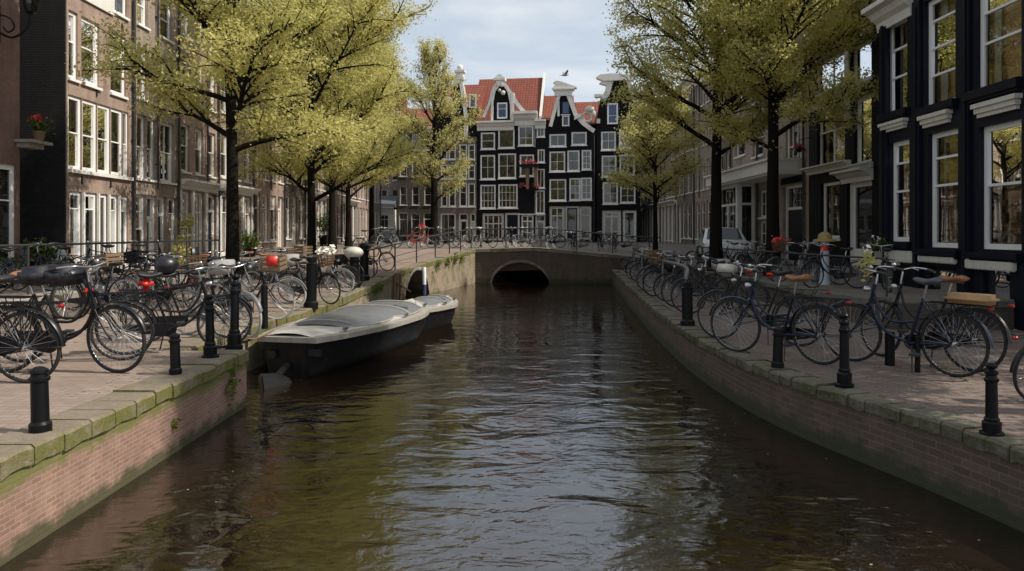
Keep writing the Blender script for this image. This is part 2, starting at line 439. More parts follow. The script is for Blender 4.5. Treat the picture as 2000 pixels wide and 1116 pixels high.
# ------------------------------------------------------------------ foliage
def leaf_mesh(name, C, size, mat, rng, upbias=.45):
    n = len(C)
    nr = rng.normal(size=(n, 3)); nr[:, 2] += upbias*np.sign(rng.random(n)-.15)*1.2
    nr /= np.linalg.norm(nr, axis=1)[:, None]
    a = rng.normal(size=(n, 3)); a -= nr*np.sum(a*nr, axis=1)[:, None]
    a /= np.linalg.norm(a, axis=1)[:, None]
    b = np.cross(nr, a)
    sz = size*(.45+1.15*rng.random(n)**1.3)[:, None]
    a *= sz*.5; b *= sz*.32
    V = np.empty((n, 4, 3)); V[:, 0] = C-a; V[:, 1] = C-b+a*.15; V[:, 2] = C+a; V[:, 3] = C+b+a*.15
    me = bpy.data.meshes.new(name)
    me.vertices.add(n*4); me.loops.add(n*4); me.polygons.add(n)
    me.vertices.foreach_set('co', V.reshape(-1).astype(np.float32))
    me.loops.foreach_set('vertex_index', np.arange(n*4, dtype=np.int32))
    me.polygons.foreach_set('loop_start', np.arange(0, n*4, 4, dtype=np.int32))
    me.materials.append(mat)
    me.update(); me.validate()
    return me

def tree_meshes(seed, H, h0, RAD, r0, nprim, nleaf, leafsize, mat, spread=(0, 0), low=.75, flat=.11, wander=.02, topf=.4, elow=34):
    rng = np.random.default_rng(seed); rnd = random.Random(seed)
    tr = MB()
    K = 16
    tp = []; rr = []
    wx = wy = 0
    for i in range(K+1):
        t = i/K
        wx += rnd.uniform(-1, 1)*wander*H/K*2; wy += rnd.uniform(-1, 1)*wander*H/K*2
        tp.append(Vector((wx*min(1, t*2), wy*min(1, t*2), t*H*.96)))
        rr.append(r0*(1-t)**.75*(1+.5*math.exp(-t*22))+.015)
    tr.tube(tp, rr, 12)
    def at(t):
        f = t*K; i = min(int(f), K-1)
        return tp[i].lerp(tp[i+1], f-i), rr[i]+(rr[i+1]-rr[i])*(f-i)
    cl = []   # leaf anchors: (point, weight)
    def limb(p, az, el, L, r, droop, n=7):
        pts = [p]; rad = [r]
        a, e = az, el
        for k in range(n):
            a += rnd.uniform(-.16, .16); e += droop/n+rnd.uniform(-.09, .09)
            d = Vector((math.cos(a)*math.cos(e), math.sin(a)*math.cos(e), math.sin(e)))
            pts.append(pts[-1]+d*(L/n)); rad.append(r*(1-(k+1)/n)**.8+.006)
        return pts, rad
    def along(pts, u):
        f = u*(len(pts)-1); i = min(int(f), len(pts)-2)
        p = pts[i].lerp(pts[i+1], f-i); d = pts[i+1]-pts[i]
        return p, math.atan2(d.y, d.x), math.asin(max(-1, min(1, d.z/d.length)))
    for i in range(nprim):
        t = h0/H+(.93-h0/H)*((i+rnd.uniform(-.2, .2))/nprim if i else 0)
        t = max(h0/H, min(.93, t))
        s = (t-h0/H)/(1-h0/H)
        prof = low+(1-low)*min(1, s/.3) if s < .3 else 1-(1-topf)*((s-.3)/.7)**1.3
        az = i*2.399+rnd.uniform(-.35, .35)
        L = RAD*prof*rnd.uniform(.8, 1.15)*(1+spread[0]*math.cos(az)+spread[1]*math.sin(az))
        el = R(elow)+s*R(38)+rnd.uniform(-.12, .12)
        p, r = at(t)
        pts, rad = limb(p, az, el, L, min(r*.55, .022+.022*L), -.05 if s < .5 else .15, 8)
        tr.tube(pts, rad, 7)
        ns = 6+int(L*1.7)
        for j in range(ns):
            u = .22+.76*(j+rnd.random()*.6)/ns
            q, a2, e2 = along(pts, u)
            side = 1 if j % 2 else -1
            l2 = L*(.52-.26*u)*rnd.uniform(.7, 1.25)+.25
            p2, r2 = limb(q, a2+side*rnd.uniform(.5, 1.15), e2*.7+rnd.uniform(-.15, .6), l2, .012+.011*l2, rnd.uniform(-.5, .1), 5)
            tr.tube(p2, r2, 5)
            nt = 3+int(l2*3.2)
            for k in range(nt):
                u2 = .2+.8*(k+rnd.random()*.5)/nt
                q2, a3, e3 = along(p2, min(u2, 1))
                l3 = rnd.uniform(.28, .62)
                p3, r3 = limb(q2, a3+(1 if k % 2 else -1)*rnd.uniform(.4, 1.1), e3+rnd.uniform(-.3, .35), l3, .009, rnd.uniform(-.5, .3), 3)
                if k % 2 == 0: tr.tube(p3, r3, 4, False)
                for w in (.25, .55, .85, 1.0): cl.append(along(p3, w)[0])
    for k in range(40):   # small shoots on the trunk and the top
        p, r = at(rnd.uniform(h0/H*1.0, .99)); cl.append(p+Vector((rnd.uniform(-.4, .4), rnd.uniform(-.4, .4), rnd.uniform(-.2, .3))))
    A = np.array([tuple(p) for p in cl])
    wgt = rng.random(len(A))**2.4+.03          # light and dense sprays
    wgt /= wgt.sum()
    idx = rng.choice(len(A), size=nleaf, p=wgt)
    C = A[idx]+rng.normal(size=(nleaf, 3))*np.array([.13, .13, flat])
    C[:, 2] = np.maximum(C[:, 2], h0*.8)
    return tr.mesh('trunk', M['bark'], 40), leaf_mesh('crown', C, leafsize, mat, rng)
def plant_tree(name, meshes, x, y, z, rz, label, group='street trees along the canal', s=1.0):
    t = empty(name, (x, y, z), rz, label, 'tree', group)
    t.scale = (s, s, s)
    link('trunk', meshes[0], t); link('crown', meshes[1], t)
    return t
def blob(name, parent, c, rad, n, size, mat, seed=1):
    rng = np.random.default_rng(seed)
    P = rng.normal(size=(n, 3))*.48
    C = P*np.array(rad)+np.array(c)
    return link(name, leaf_mesh(name, C, size, mat, rng, .4), parent)

# ------------------------------------------------------------------ the setting: water, paving, canal walls
def chaikin(pts, k=2):
    for _ in range(k):
        out = [pts[0]]
        for a, b in zip(pts, pts[1:]):
            out.append(tuple(a[i]*.75+b[i]*.25 for i in range(len(a)))); out.append(tuple(a[i]*.25+b[i]*.75 for i in range(len(a))))
        out.append(pts[-1]); pts = out
    return pts
def resample(poly, step):
    P = [Vector(p) for p in poly]
    d = [0]
    for a, b in zip(P, P[1:]): d.append(d[-1]+(b.xy-a.xy).length)
    n = max(1, round(d[-1]/step)); out = []
    for k in range(n+1):
        s = d[-1]*k/n
        for i in range(len(P)-1):
            if s <= d[i+1]+1e-6:
                f = (s-d[i])/max(d[i+1]-d[i], 1e-9); out.append(P[i].lerp(P[i+1], f)); break
    return out
def normals(P, land):
    """2d unit normals pointing to the land side (+1 left of the walking direction, -1 right)"""
    out = []
    for i in range(len(P)):
        a = P[max(i-1, 0)]; b = P[min(i+1, len(P)-1)]
        t = (b.xy-a.xy).normalized()
        out.append(Vector((-t.y, t.x))*land)
    return out
def coping(name, poly, land, mat, parent, step=1.0, w=.45, t=.2, out=.035, seed=3):
    rnd = random.Random(seed)
    P = resample(poly, step); N = normals(P, land); mb = MB()
    for i in range(len(P)-1):
        a, b = P[i], P[i+1]
        g = .007/max((b.xy-a.xy).length, .01)
        a2, b2 = a.lerp(b, g), b.lerp(a, g)
        na, nb = N[i], N[i+1]
        dz = rnd.uniform(-.012, .012); do = rnd.uniform(-.012, .012); sub = 3
        vs = []
        for k in range(sub+1):
            p = a2.lerp(b2, k/sub); n = na.lerp(nb, k/sub)
            jz = rnd.uniform(-.006, .006)
            o_ = p.xy-n*(out+do+rnd.uniform(-.006, .006)); i_ = p.xy+n*w
            zt_ = p.z+.012+dz+jz
            vs += [(o_.x, o_.y, zt_-t+rnd.uniform(-.012, .012)), (o_.x, o_.y, zt_-.025), (o_.x+n.x*.025, o_.y+n.y*.025, zt_), (i_.x, i_.y, zt_), (i_.x, i_.y, zt_-t)]
        fs = []
        for k in range(sub):
            for j in range(5): fs.append((k*5+j, k*5+(j+1) % 5, (k+1)*5+(j+1) % 5, (k+1)*5+j))
        fs.append((4, 3, 2, 1, 0)); fs.append(tuple(sub*5+j for j in range(5)))
        mb.add(vs, fs)
    return mb.build(name, mat, parent)
def wall_face(name, poly, mat, parent, top_off=0.0, arches=(), zb=-1.6, step=.12, land=1):
    """upright canal wall along a line; an arch = (s0, s1, z of crown)"""
    P = resample(poly, step); mb = MB(); N = normals(P, land)
    s = 0; S = [0]
    for a, b in zip(P, P[1:]): s += (b.xy-a.xy).length; S.append(s)
    low = []; inside = []
    for p, sv in zip(P, S):
        z = zb; ins = None
        for (s0, s1, zc) in arches:
            if s0 <= sv <= s1:
                u = (sv-(s0+s1)/2)/((s1-s0)/2)
                z = WATER-.3+(zc-WATER+.3)*math.sqrt(max(0, 1-u*u)); ins = 1
        low.append(z); inside.append(ins)
    for i in range(len(P)-1):
        a, b = P[i], P[i+1]
        mb.quad((a.x, a.y, low[i]), (b.x, b.y, low[i+1]), (b.x, b.y, b.z-top_off), (a.x, a.y, a.z-top_off))
    o = mb.build(name, mat, parent)
    return o, P, N, S, low, inside

# water
wm = MB()
wm.quad((-7, -6, WATER), (9, -6, WATER), (9, 40, WATER), (-7, 40, WATER))
tag(wm.build('water', M['water']), 'brown rippled canal water between the two quays', 'water', kind='structure')
gm = MB()
gm.quad((-600, -60, -1.7), (600, -60, -1.7), (600, 900, -1.7), (-600, 900, -1.7))
tag(gm.build('ground', M['asphalt_dirt']), kind='structure')

LEFT_A = [(-3.6, -3, 0), (-3.6, 3, 0), (-3.6, 9.72, 0)]
LEFT_B = [(-4.5, 9.74, 0), (-4.5, 12, 0), (-4.15, 15.4, 0), (-4.25, 20, 0), (-4.25, 23, .02), (-4.2, 25.5, .15)]
LEFT_C = [(-4.2, 25.5, .15), (-3.6, 27, .36), (-2.95, 28.6, .53), (-2.3, 31.0, .7), (-1.75, 34, .83)]
def left_edge(y):
    pts = [(-3, -3.6), (9.73, -3.6), (9.74, -4.5), (12, -4.5), (15.4, -4.15), (20, -4.25), (25.5, -4.2), (27, -3.6), (28.6, -2.95), (31, -2.3), (34, -1.75)]
    return interp(pts, y)
RIGHT = [(4.5, -3, -.1), (4.35, 2, -.1), (4.18, 4.6, -.1), (4.0, 5.7, -.1), (3.8, 6.6, -.1), (3.5, 7.6, -.1), (3.27, 8.4, -.1), (3.1, 9.5, -.1), (3.02, 11, -.1), (3.02, 12.5, -.1),
         (3.15, 15, -.1), (3.35, 18, -.1), (3.75, 23, -.1), (4.2, 28, -.1), (4.6, 32.9, -.1)]
RIGHT = chaikin(RIGHT, 2)
def right_edge(y): return interp([(p[1], p[0]) for p in RIGHT], y)
LEDGE_L = -8.5
def ledge_r(y): return interp([(12.6, 6.65), (14.4, 6.35), (20.7, 6.05), (31, 5.6), (33, 5.5)], y)

# paving sheets
ys = [-3, 0, 3, 6, 8, 9.70, 9.76, 11, 12, 13.5, 15.4, 18, 20, 21, 22, 23, 24, 25, 25.9, 27, 28.4, 30, 31.3, 32.6, 34]
mb = MB(); mb.grid([[(LEDGE_L+(left_edge(y)-.3-LEDGE_L)*k/6, y, zq(y)) for k in range(7)] for y in ys])
tag(mb.build('quay_pavement', M['pave_l']), kind='structure')
mb = MB(); mb.grid([[(-14.5, y, zt(y)), (-12, y, zt(y)), (-10, y, zt(y)), (LEDGE_L, y, zt(y))] for y in ys])
tag(mb.build('street', M['street']), kind='structure')
yr = [-3, 0, 3, 5, 6, 7, 8, 9, 10, 11, 12.55]
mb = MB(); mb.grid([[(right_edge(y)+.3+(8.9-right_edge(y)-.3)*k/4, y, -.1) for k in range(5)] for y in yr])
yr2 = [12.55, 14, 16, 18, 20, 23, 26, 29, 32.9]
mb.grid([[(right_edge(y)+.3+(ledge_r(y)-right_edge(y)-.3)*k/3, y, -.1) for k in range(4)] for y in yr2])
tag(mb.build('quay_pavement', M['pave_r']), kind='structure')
mb = MB(); mb.grid([[(ledge_r(y)+.02, y, zr(y)), (9, y, zr(y)), (12, y, zr(y))] for y in [12.75, 14, 16, 18, 20, 23, 26, 29, 32.9, 34]])
tag(mb.build('street', M['street']), kind='structure')
# square beyond the bridge, out to the horizon
def zdeck(x): return interp([(-14, .83), (-1.75, .83), (1.2, .9), (4.85, .56), (7, .5), (12, .5)], x)
xs = [-14.5, -8.9, -6, -4, -1.75, 0, 1.2, 3, 4.85, 6, 7, 9, 12]
mb = MB(); mb.grid([[(x, yb(x) if callable(yb) else yb, (zdeck(x) if i == 0 else .86+(zdeck(x)-.86)*max(0, 1-i/3))) for x in xs] for i, yb in enumerate([lambda x: 34 if (x < -1.74 or x > 4.86) else 33.9-.9*(x+1.75)/6.6, 35.5, 37, 39])])
tag(mb.build('street', M['street']), kind='structure')
mb = MB(); mb.grid([[(x, y, .86) for x in (-600, -60, -14.5, 0, 12, 60, 600)] for y in (39, 60, 120, 300, 900)])
tag(mb.build('street', M['street']), kind='structure')

# left near canal wall
qw = empty('canal_wall', (0, 0, 0), 0, 'sunlit pink brick canal wall with mossy edge stones in the left foreground', 'canal wall')
wall_face('brick_face', LEFT_A, M['quay_brick'], qw, .1)
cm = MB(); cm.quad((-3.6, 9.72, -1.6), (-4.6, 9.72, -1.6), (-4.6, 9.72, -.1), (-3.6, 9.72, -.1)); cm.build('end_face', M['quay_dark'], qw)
coping('edge_stones', LEFT_A, 1, M['cop_l'], qw, .36, .4, .145)
qf = MB()
for (px, py, n) in [(455, 730, 16), (448, 742, 10), (400, 770, 8)]:
    pass
blob('weeds', qw, (-3.57, 9.15, -.33), (.03, .16, .2), 70, .06, M['ivy'], 4)
blob('weeds', qw, (-3.57, 7.6, -.42), (.02, .06, .07), 22, .05, M['ivy'], 5)
# wall behind the boat
qw = empty('canal_wall', (0, 0, 0), 0, 'stone canal wall with green streaks behind the moored boats', 'canal wall')
wall_face('stone_face', LEFT_B, M['wall_moss'], qw, .05)
coping('edge_stones', LEFT_B, 1, M['cop_l'], qw, 1.0, .46, .2, seed=8)
pm = MB()
for (x, y, w) in [(-4.13, 25.15, .05), (-4.1, 25.42, .05), (-4.0, 25.62, .05)]:
    pm.tube([(x, y, -1.3), (x+.02, y, zq(y)-.05)], w, 8)
pm.tube([(-4.1, 25.1, -.1), (-3.72, 26.2, -.55)], .035, 6)
pm.build('fender_piles', M['wood'], qw)
blob('ivy', qw, (-4.15, 22.4, -.12), (.06, .8, .2), 160, .08, M['ivy'], 6)
# curved abutment with the small arch
qa = empty('canal_wall', (0, 0, 0), 0, 'curved stained wall with a small arch leading up to the bridge', 'canal wall')
LC = chaikin(LEFT_C, 2)
o, P, N, S, low, ins = wall_face('stone_face', LC, M['wall_moss'], qa, .05, [(.75, 2.65, .2)])
ii = [i for i, k in enumerate(ins) if k]
mb = MB(); rows = []
for d in (0, 1.2, 2.6): rows.append([(P[i].x+N[i].x*d, P[i].y+N[i].y*d, low[i]) for i in ii])
mb.grid(rows); mb.build('arch_vault', M['bridge_brick'], qa)
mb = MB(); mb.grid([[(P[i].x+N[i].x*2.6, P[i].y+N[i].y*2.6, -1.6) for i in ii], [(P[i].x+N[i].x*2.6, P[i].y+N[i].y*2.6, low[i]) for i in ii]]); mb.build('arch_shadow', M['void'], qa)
mb = MB(); mb.grid([[(P[i].x-N[i].x*.03, P[i].y-N[i].y*.03, low[i]) for i in ii], [(P[i].x-N[i].x*.03, P[i].y-N[i].y*.03, low[i]+.13) for i in ii]])
mb.build('arch_ring', M['stone'], qa)
coping('edge_stones', LC, 1, M['cop_l'], qa, .8, .4, .17, seed=9)
for k, (i, dz) in enumerate([(28, .2), (36, .22), (44, .2), (52, .25)]):
    i = min(i, len(P)-1)
    blob('ivy', qa, (P[i].x-N[i].x*.05, P[i].y-N[i].y*.05, P[i].z-dz), (.08, .35, .22), 110, .09, M['ivy'], 20+k)
mp = empty('mooring_pole', (gp(835, 571, WATER)[0], 27.3, WATER), 0, 'white mooring pole with blue foot in front of the small arch', 'mooring pole')
mb = MB(); mb.lathe([(.075, .38), (.075, 1.0), (.05, 1.04)], n=14); mb.build('white_shaft', M['white_pole'], mp, 40)
mb = MB(); mb.lathe([(.078, -.6), (.078, .38)], n=14); mb.build('blue_foot', M['blue_pole'], mp, 40)
# right canal wall
qr = empty('canal_wall', (0, 0, 0), 0, 'shaded curving brick canal wall along the right quay', 'canal wall')
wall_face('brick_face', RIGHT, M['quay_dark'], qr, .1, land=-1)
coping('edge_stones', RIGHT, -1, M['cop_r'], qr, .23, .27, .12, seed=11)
# bridge
br = empty('bridge', (0, 0, 0), 0, 'low brick arch bridge with iron railing crossing the canal', 'bridge')
BL = [(-1.75, 34.0, .83), (0, 33.76, .88), (1.2, 33.6, .9), (3, 33.35, .76), (4.85, 33.1, .56), (7.2, 32.95, .42)]
o, P, N, S, low, ins = wall_face('brick_face', BL, M['bridge_brick'], br, .08, [(.72, 3.58, .2)])
ii = [i for i, k in enumerate(ins) if k]
mb = MB(); mb.grid([[(P[i].x+N[i].x*.75, P[i].y+N[i].y*.75, min(low[i], -.27+.12*(i-ii[0])/len(ii))) for i in ii], [(P[i].x+N[i].x*.75, P[i].y+N[i].y*.75, low[i]+.02) for i in ii]]); mb.build('arch_infill', M['brick_red'], br)
mb = MB(); mb.grid([[(P[i].x+N[i].x*d, P[i].y+N[i].y*d, low[i]) for i in ii] for d in (0, 1.5, 4.5)]); mb.build('arch_vault', M['brick_red'], br)
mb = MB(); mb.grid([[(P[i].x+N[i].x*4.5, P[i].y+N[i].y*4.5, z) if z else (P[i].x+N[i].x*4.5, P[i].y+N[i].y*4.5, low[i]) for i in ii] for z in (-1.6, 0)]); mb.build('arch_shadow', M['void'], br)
mb = MB(); mb.grid([[(P[i].x-N[i].x*.035, P[i].y-N[i].y*.035, low[i]) for i in ii], [(P[i].x-N[i].x*.035, P[i].y-N[i].y*.035, low[i]+.15) for i in ii]]); mb.build('arch_ring', M['brick_grey'], br)
coping('edge_stones', BL, 1, M['cop_b'], br, .9, .4, .16, seed=12)
mb = MB()
LR = [(x+(.3 if False else -.25), y, z) for (x, y, z) in []]
rl = [(-5.1, 23.0, zq(23)), (-4.6, 25.3, .15), (-3.95, 27.2, .36), (-3.3, 28.8, .53), (-2.65, 31.2, .7), (-2.0, 34.2, .83), (0, 33.95, .88), (1.2, 33.8, .9), (3, 33.55, .76), (4.85, 33.3, .56), (6.9, 33.1, .44)]
rp = resample(rl, .55)
mb.tube([(p.x, p.y, p.z+.92) for p in rp], .026, 8)
mb.tube([(p.x, p.y, p.z+.48) for p in rp], .012, 6)
for k in range(0, len(rp), 3): mb.tube([(rp[k].x, rp[k].y, rp[k].z-.05), (rp[k].x, rp[k].y, rp[k].z+.92)], .026, 8)
mb.build('railing', M['iron_worn'], br, 40)

# raised street edges behind the quays
mb = MB()
e = empty('street_ledge', (0, 0, 0), 0, 'low stone ledge carrying the raised street behind the left bicycles', 'ledge')
LL = [(LEDGE_L, y, max(zt(y), zq(y))+.02) for y in (-3, 5, 12, 18, 22, 26)]
wall_face('ledge_face', LL, M['brick_grey'], e, .05, zb=-.3)
coping('ledge_stones', LL, 1, M['stone'], e, 1.3, .45, .14, .04, 14)
e = empty('street_ledge', (0, 0, 0), 0, 'low stone ledge carrying the raised street behind the right bicycles', 'ledge')
LL = [(8.84, 12.62, .4), (7.4, 12.6, .4), (6.65, 12.7, .4), (6.35, 14.4, .41), (6.2, 17.5, .41), (6.05, 20.7, .41), (5.8, 26, .42), (5.55, 33, .5)]
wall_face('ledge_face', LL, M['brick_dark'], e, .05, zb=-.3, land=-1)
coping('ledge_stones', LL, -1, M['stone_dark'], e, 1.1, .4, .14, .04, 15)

# ------------------------------------------------------------------ houses
class House:
    """local frame: x along the street front, y into the house, z up from the base"""
    def __init__(s, ox, oy, rot, z0, label, group='canal houses', name='canal_house', cat='house'):
        s.ox, s.oy, s.rot, s.z0 = ox, oy, rot, z0
        s.root = empty(name, (ox, oy, z0), rot, label, cat, group)
        s.holes = []
        s.rnd = random.Random(int(abs(ox*131+oy*977)*10))
    def px(s, x0, y0, x1, y1):
        a, _ = on_plane(s.ox, s.oy, s.rot, x0, y0); b, _ = on_plane(s.ox, s.oy, s.rot, x1, y0)
        xm = (x0+x1)/2
        _, zt_ = on_plane(s.ox, s.oy, s.rot, xm, y0); _, zb = on_plane(s.ox, s.oy, s.rot, xm, y1)
        if a > b: a, b = b, a
        return (a, zb-s.z0, b, zt_-s.z0)
    def pz(s, px, py):
        x, z = on_plane(s.ox, s.oy, s.rot, px, py); return (x, z-s.z0)
    def wall(s, w, h, depth, mat, x0=0.0, rec=.2, name='wall'):
        H = [k for k in s.holes if k[1] < h and k[0] >= x0-.01 and k[2] <= x0+w+.01]
        X = sorted(set([x0, x0+w]+[round(v, 4) for k in H for v in (k[0], k[2])]))
        Z = sorted(set([0, h]+[round(min(max(v, 0), h), 4) for k in H for v in (k[1], k[3])]))
        mb = MB()
        for i in range(len(X)-1):
            for j in range(len(Z)-1):
                cx, cz = (X[i]+X[i+1])/2, (Z[j]+Z[j+1])/2
                if any(k[0] < cx < k[2] and k[1] < cz < k[3] for k in H): continue
                mb.quad((X[i], 0, Z[j]), (X[i+1], 0, Z[j]), (X[i+1], 0, Z[j+1]), (X[i], 0, Z[j+1]))
        for (a, b, c, d) in H:
            d = min(d, h); b = max(b, 0)
            mb.quad((a, 0, b), (a, rec, b), (a, rec, d), (a, 0, d)); mb.quad((c, 0, b), (c, rec, b), (c, rec, d), (c, 0, d))
            mb.quad((a, 0, d), (a, rec, d), (c, rec, d), (c, 0, d)); mb.quad((a, 0, b), (a, rec, b), (c, rec, b), (c, 0, b))
        mb.quad((x0, 0, 0), (x0, depth, 0), (x0, depth, h), (x0, 0, h)); mb.quad((x0+w, 0, 0), (x0+w, depth, 0), (x0+w, depth, h), (x0+w, 0, h))
        mb.quad((x0, depth, 0), (x0+w, depth, 0), (x0+w, depth, h), (x0, depth, h)); mb.quad((x0, 0, h), (x0+w, 0, h), (x0+w, depth, h), (x0, depth, h))
        me = bpy.data.meshes.new(name); me.from_pydata(mb.v, [], mb.f); me.materials.append(mat)
        o = link(name, me, s.root)
        s.w, s.h, s.x0 = w, h, x0
        return o
    def interior(s, mat, y=.9, name='room_wall'):
        mb = MB(); mb.quad((s.x0+.05, y, .05), (s.x0+s.w-.05, y, .05), (s.x0+s.w-.05, y, s.h-.1), (s.x0+.05, y, s.h-.1))
        return mb.build(name, mat, s.root)
    def window(s, r, nx=1, nz=1, fw=.085, bw=.035, hb=None, rec=.1, fm='whiteshade', gl='glass', sill=True, curtain=0, hole=True, proud=0.0, name='window', sillm=None):
        """r=(x0,z0,x1,z1); hb = heights (0..1) of horizontal bars; one frame with pane, sill, curtain under it"""
        x0, z0, x1, z1 = r
        if hole: s.holes.append(r)
        y = rec if hole else -proud
        f = MB()
        f.box(x0, y, z0, x0+fw, y+.07, z1); f.box(x1-fw, y, z0, x1, y+.07, z1)
        f.box(x0+fw, y, z1-fw, x1-fw, y+.07, z1); f.box(x0+fw, y, z0, x1-fw, y+.07, z0+fw)
        for i in range(1, nx):
            xx = x0+(x1-x0)*i/nx; f.box(xx-bw/2, y+.012, z0+fw, xx+bw/2, y+.058, z1-fw)
        bars = hb if hb is not None else [i/nz for i in range(1, nz)]
        for t in bars:
            zz = z0+(z1-z0)*t; f.box(x0+fw, y+.006, zz-bw/2, x1-fw, y+.064, zz+bw/2)
        o = f.build(name, M[fm], s.root)
        p = MB()
        bz = [z0+fw]+[z0+(z1-z0)*t for t in sorted(bars)]+[z1-fw]
        for i in range(nx):
            a = x0+fw if i == 0 else x0+(x1-x0)*i/nx; b = x1-fw if i == nx-1 else x0+(x1-x0)*(i+1)/nx
            for j in range(len(bz)-1):
                q = [s.rnd.uniform(-.004, .004) for _ in range(3)]
                yy = y+.035
                p.quad((a, yy+q[0], bz[j]), (b, yy+q[1], bz[j]), (b, yy+q[1]+q[2], bz[j+1]), (a, yy+q[0]+q[2], bz[j+1]))
        p.build('pane', M[gl], o)
        if sill:
            sb = MB(); sb.box(x0-.05, -.07 if hole else y-.05, z0-.07, x1+.05, y+.02, z0-.003)
            sb.build('sill', M[sillm or fm], o)
        if curtain:
            c = MB(); W = x1-x0-2*fw
            for sgn in (0, 1):
                cw = W*s.rnd.uniform(.12, .34)*curtain
                n = 10; xs_ = [x0+fw+cw*k/n if sgn == 0 else x1-fw-cw*k/n for k in range(n+1)]
                c.grid([[(xx, y+.2+.03*math.sin(k*1.9), zz) for k, xx in enumerate(xs_)] for zz in (z0+fw*.5, z1-fw*.5)])
            c.build('curtain', M['curtain'], o, True)
        return o
    def door(s, r, dm='navy', fm='white', trans=.24, glazed=False, fw=.1, rec=.16, panels=2):
        x0, z0, x1, z1 = r
        s.holes.append(r)
        f = MB(); y = rec
        f.box(x0, y-.06, z0, x0+fw, y+.07, z1); f.box(x1-fw, y-.06, z0, x1, y+.07, z1); f.box(x0+fw, y-.06, z1-fw, x1-fw, y+.07, z1)
        zt_ = z1-(z1-z0)*trans
        if trans: f.box(x0+fw, y-.05, zt_-.05, x1-fw, y+.06, zt_+.05)
        o = f.build('door', M[fm], s.root)
        if trans:
            p = MB(); p.quad((x0+fw, y+.03, zt_+.05), (x1-fw, y+.03, zt_+.05), (x1-fw, y+.03, z1-fw), (x0+fw, y+.03, z1-fw)); p.build('transom_pane', M['glass'], o)
        d = MB(); a, b, top = x0+fw, x1-fw, (zt_-.05 if trans else z1-fw)
        d.box(a, y, z0+.02, b, y+.05, top)
        ww = b-a; hh = top-z0
        if glazed:
            d = MB(); t = .09
            d.box(a, y, z0+.02, a+t, y+.05, top); d.box(b-t, y, z0+.02, b, y+.05, top); d.box(a+t, y, top-t, b-t, y+.05, top); d.box(a+t, y, z0+.02, b-t, y+.05, z0+hh*.22)
            d.build('door_leaf', M[dm], o)
            p = MB(); p.quad((a+t, y+.03, z0+hh*.22), (b-t, y+.03, z0+hh*.22), (b-t, y+.03, top-t), (a+t, y+.03, top-t)); p.build('pane', M['glass'], o)
        else:
            for k in range(panels):
                za, zb = z0+.15+k*(hh-.15)/panels, z0+(k+1)*(hh-.15)/panels
                d.box(a+ww*.18, y-.018, za, b-ww*.18, y-.0005, zb)
            d.box(a+ww*.35, y-.03, z0+hh*.5, b-ww*.35, y-.0185, z0+hh*.5+.05)
            d.build('door_leaf', M[dm], o)
        h = MB(); h.ball((b-.07, y-.045, z0+1.02), .03); h.build('handle', M['chrome'], o, True)
        st = MB(); st.box(x0-.08, -.35, 0.0, x1+.08, -.002, max(.12, z0)); st.build('doorstep', M['stone'], s.root)
        return o
    def cornice(s, z, x0=None, x1=None, h=.45, d=.32, mat='white', name='cornice', dent=False):
        x0 = s.x0 if x0 is None else x0; x1 = s.x0+s.w if x1 is None else x1
        prof = [(0, 0), (-.06, 0), (-.08, h*.35), (-d*.45, h*.5), (-d*.62, h*.72), (-d, h*.8), (-d, h), (0, h)]
        mb = MB(); n = len(prof)
        vs = [(x0, p[0]-.003, z+p[1]) for p in prof]+[(x1, p[0]-.003, z+p[1]) for p in prof]
        mb.add(vs, [tuple(range(n)), tuple(range(2*n-1, n-1, -1))]+[(i, n+i, n+(i+1) % n, (i+1) % n) for i in range(n)])
        if dent:
            k = int((x1-x0)/.3)
            for i in range(k): mb.box(x0+(i+.3)*(x1-x0)/k, -d*.5-.003, z+h*.3, x0+(i+.65)*(x1-x0)/k, -.07, z+h*.48)
        return mb.build(name, M[mat], s.root)
    def roof(s, z, ridge, depth, mat='tiles', x0=None, x1=None, over=.1, y0=0.0, name='roof'):
        x0 = s.x0 if x0 is None else x0; x1 = s.x0+s.w if x1 is None else x1
        mb = MB(); yr = depth*.5+y0
        mb.add([(x0, y0-over, z), (x1, y0-over, z), (x1, yr, ridge), (x0, yr, ridge), (x0, depth+y0, z), (x1, depth+y0, z)],
               [(0, 1, 2, 3), (3, 2, 5, 4), (0, 3, 4), (1, 5, 2)])
        o = mb.build(name, M[mat], s.root)
        return o
    def boxpart(s, name, mat, *boxes, bevel=0):
        mb = MB()
        for b in boxes: mb.box(*b)
        return mb.build(name, M[mat], s.root, bevel=bevel)
    def pipe(s, x, z1, z0=.1, mat='iron_worn', r=.045):
        mb = MB(); mb.tube([(x, -.08, z0), (x, -.08, z1)], r, 8)
        for k in range(int((z1-z0)/1.6)): mb.box(x-.06, -.1, z0+.8+k*1.6, x+.06, -.002, z0+.84+k*1.6)
        return mb.build('downpipe', M[mat], s.root, 40)

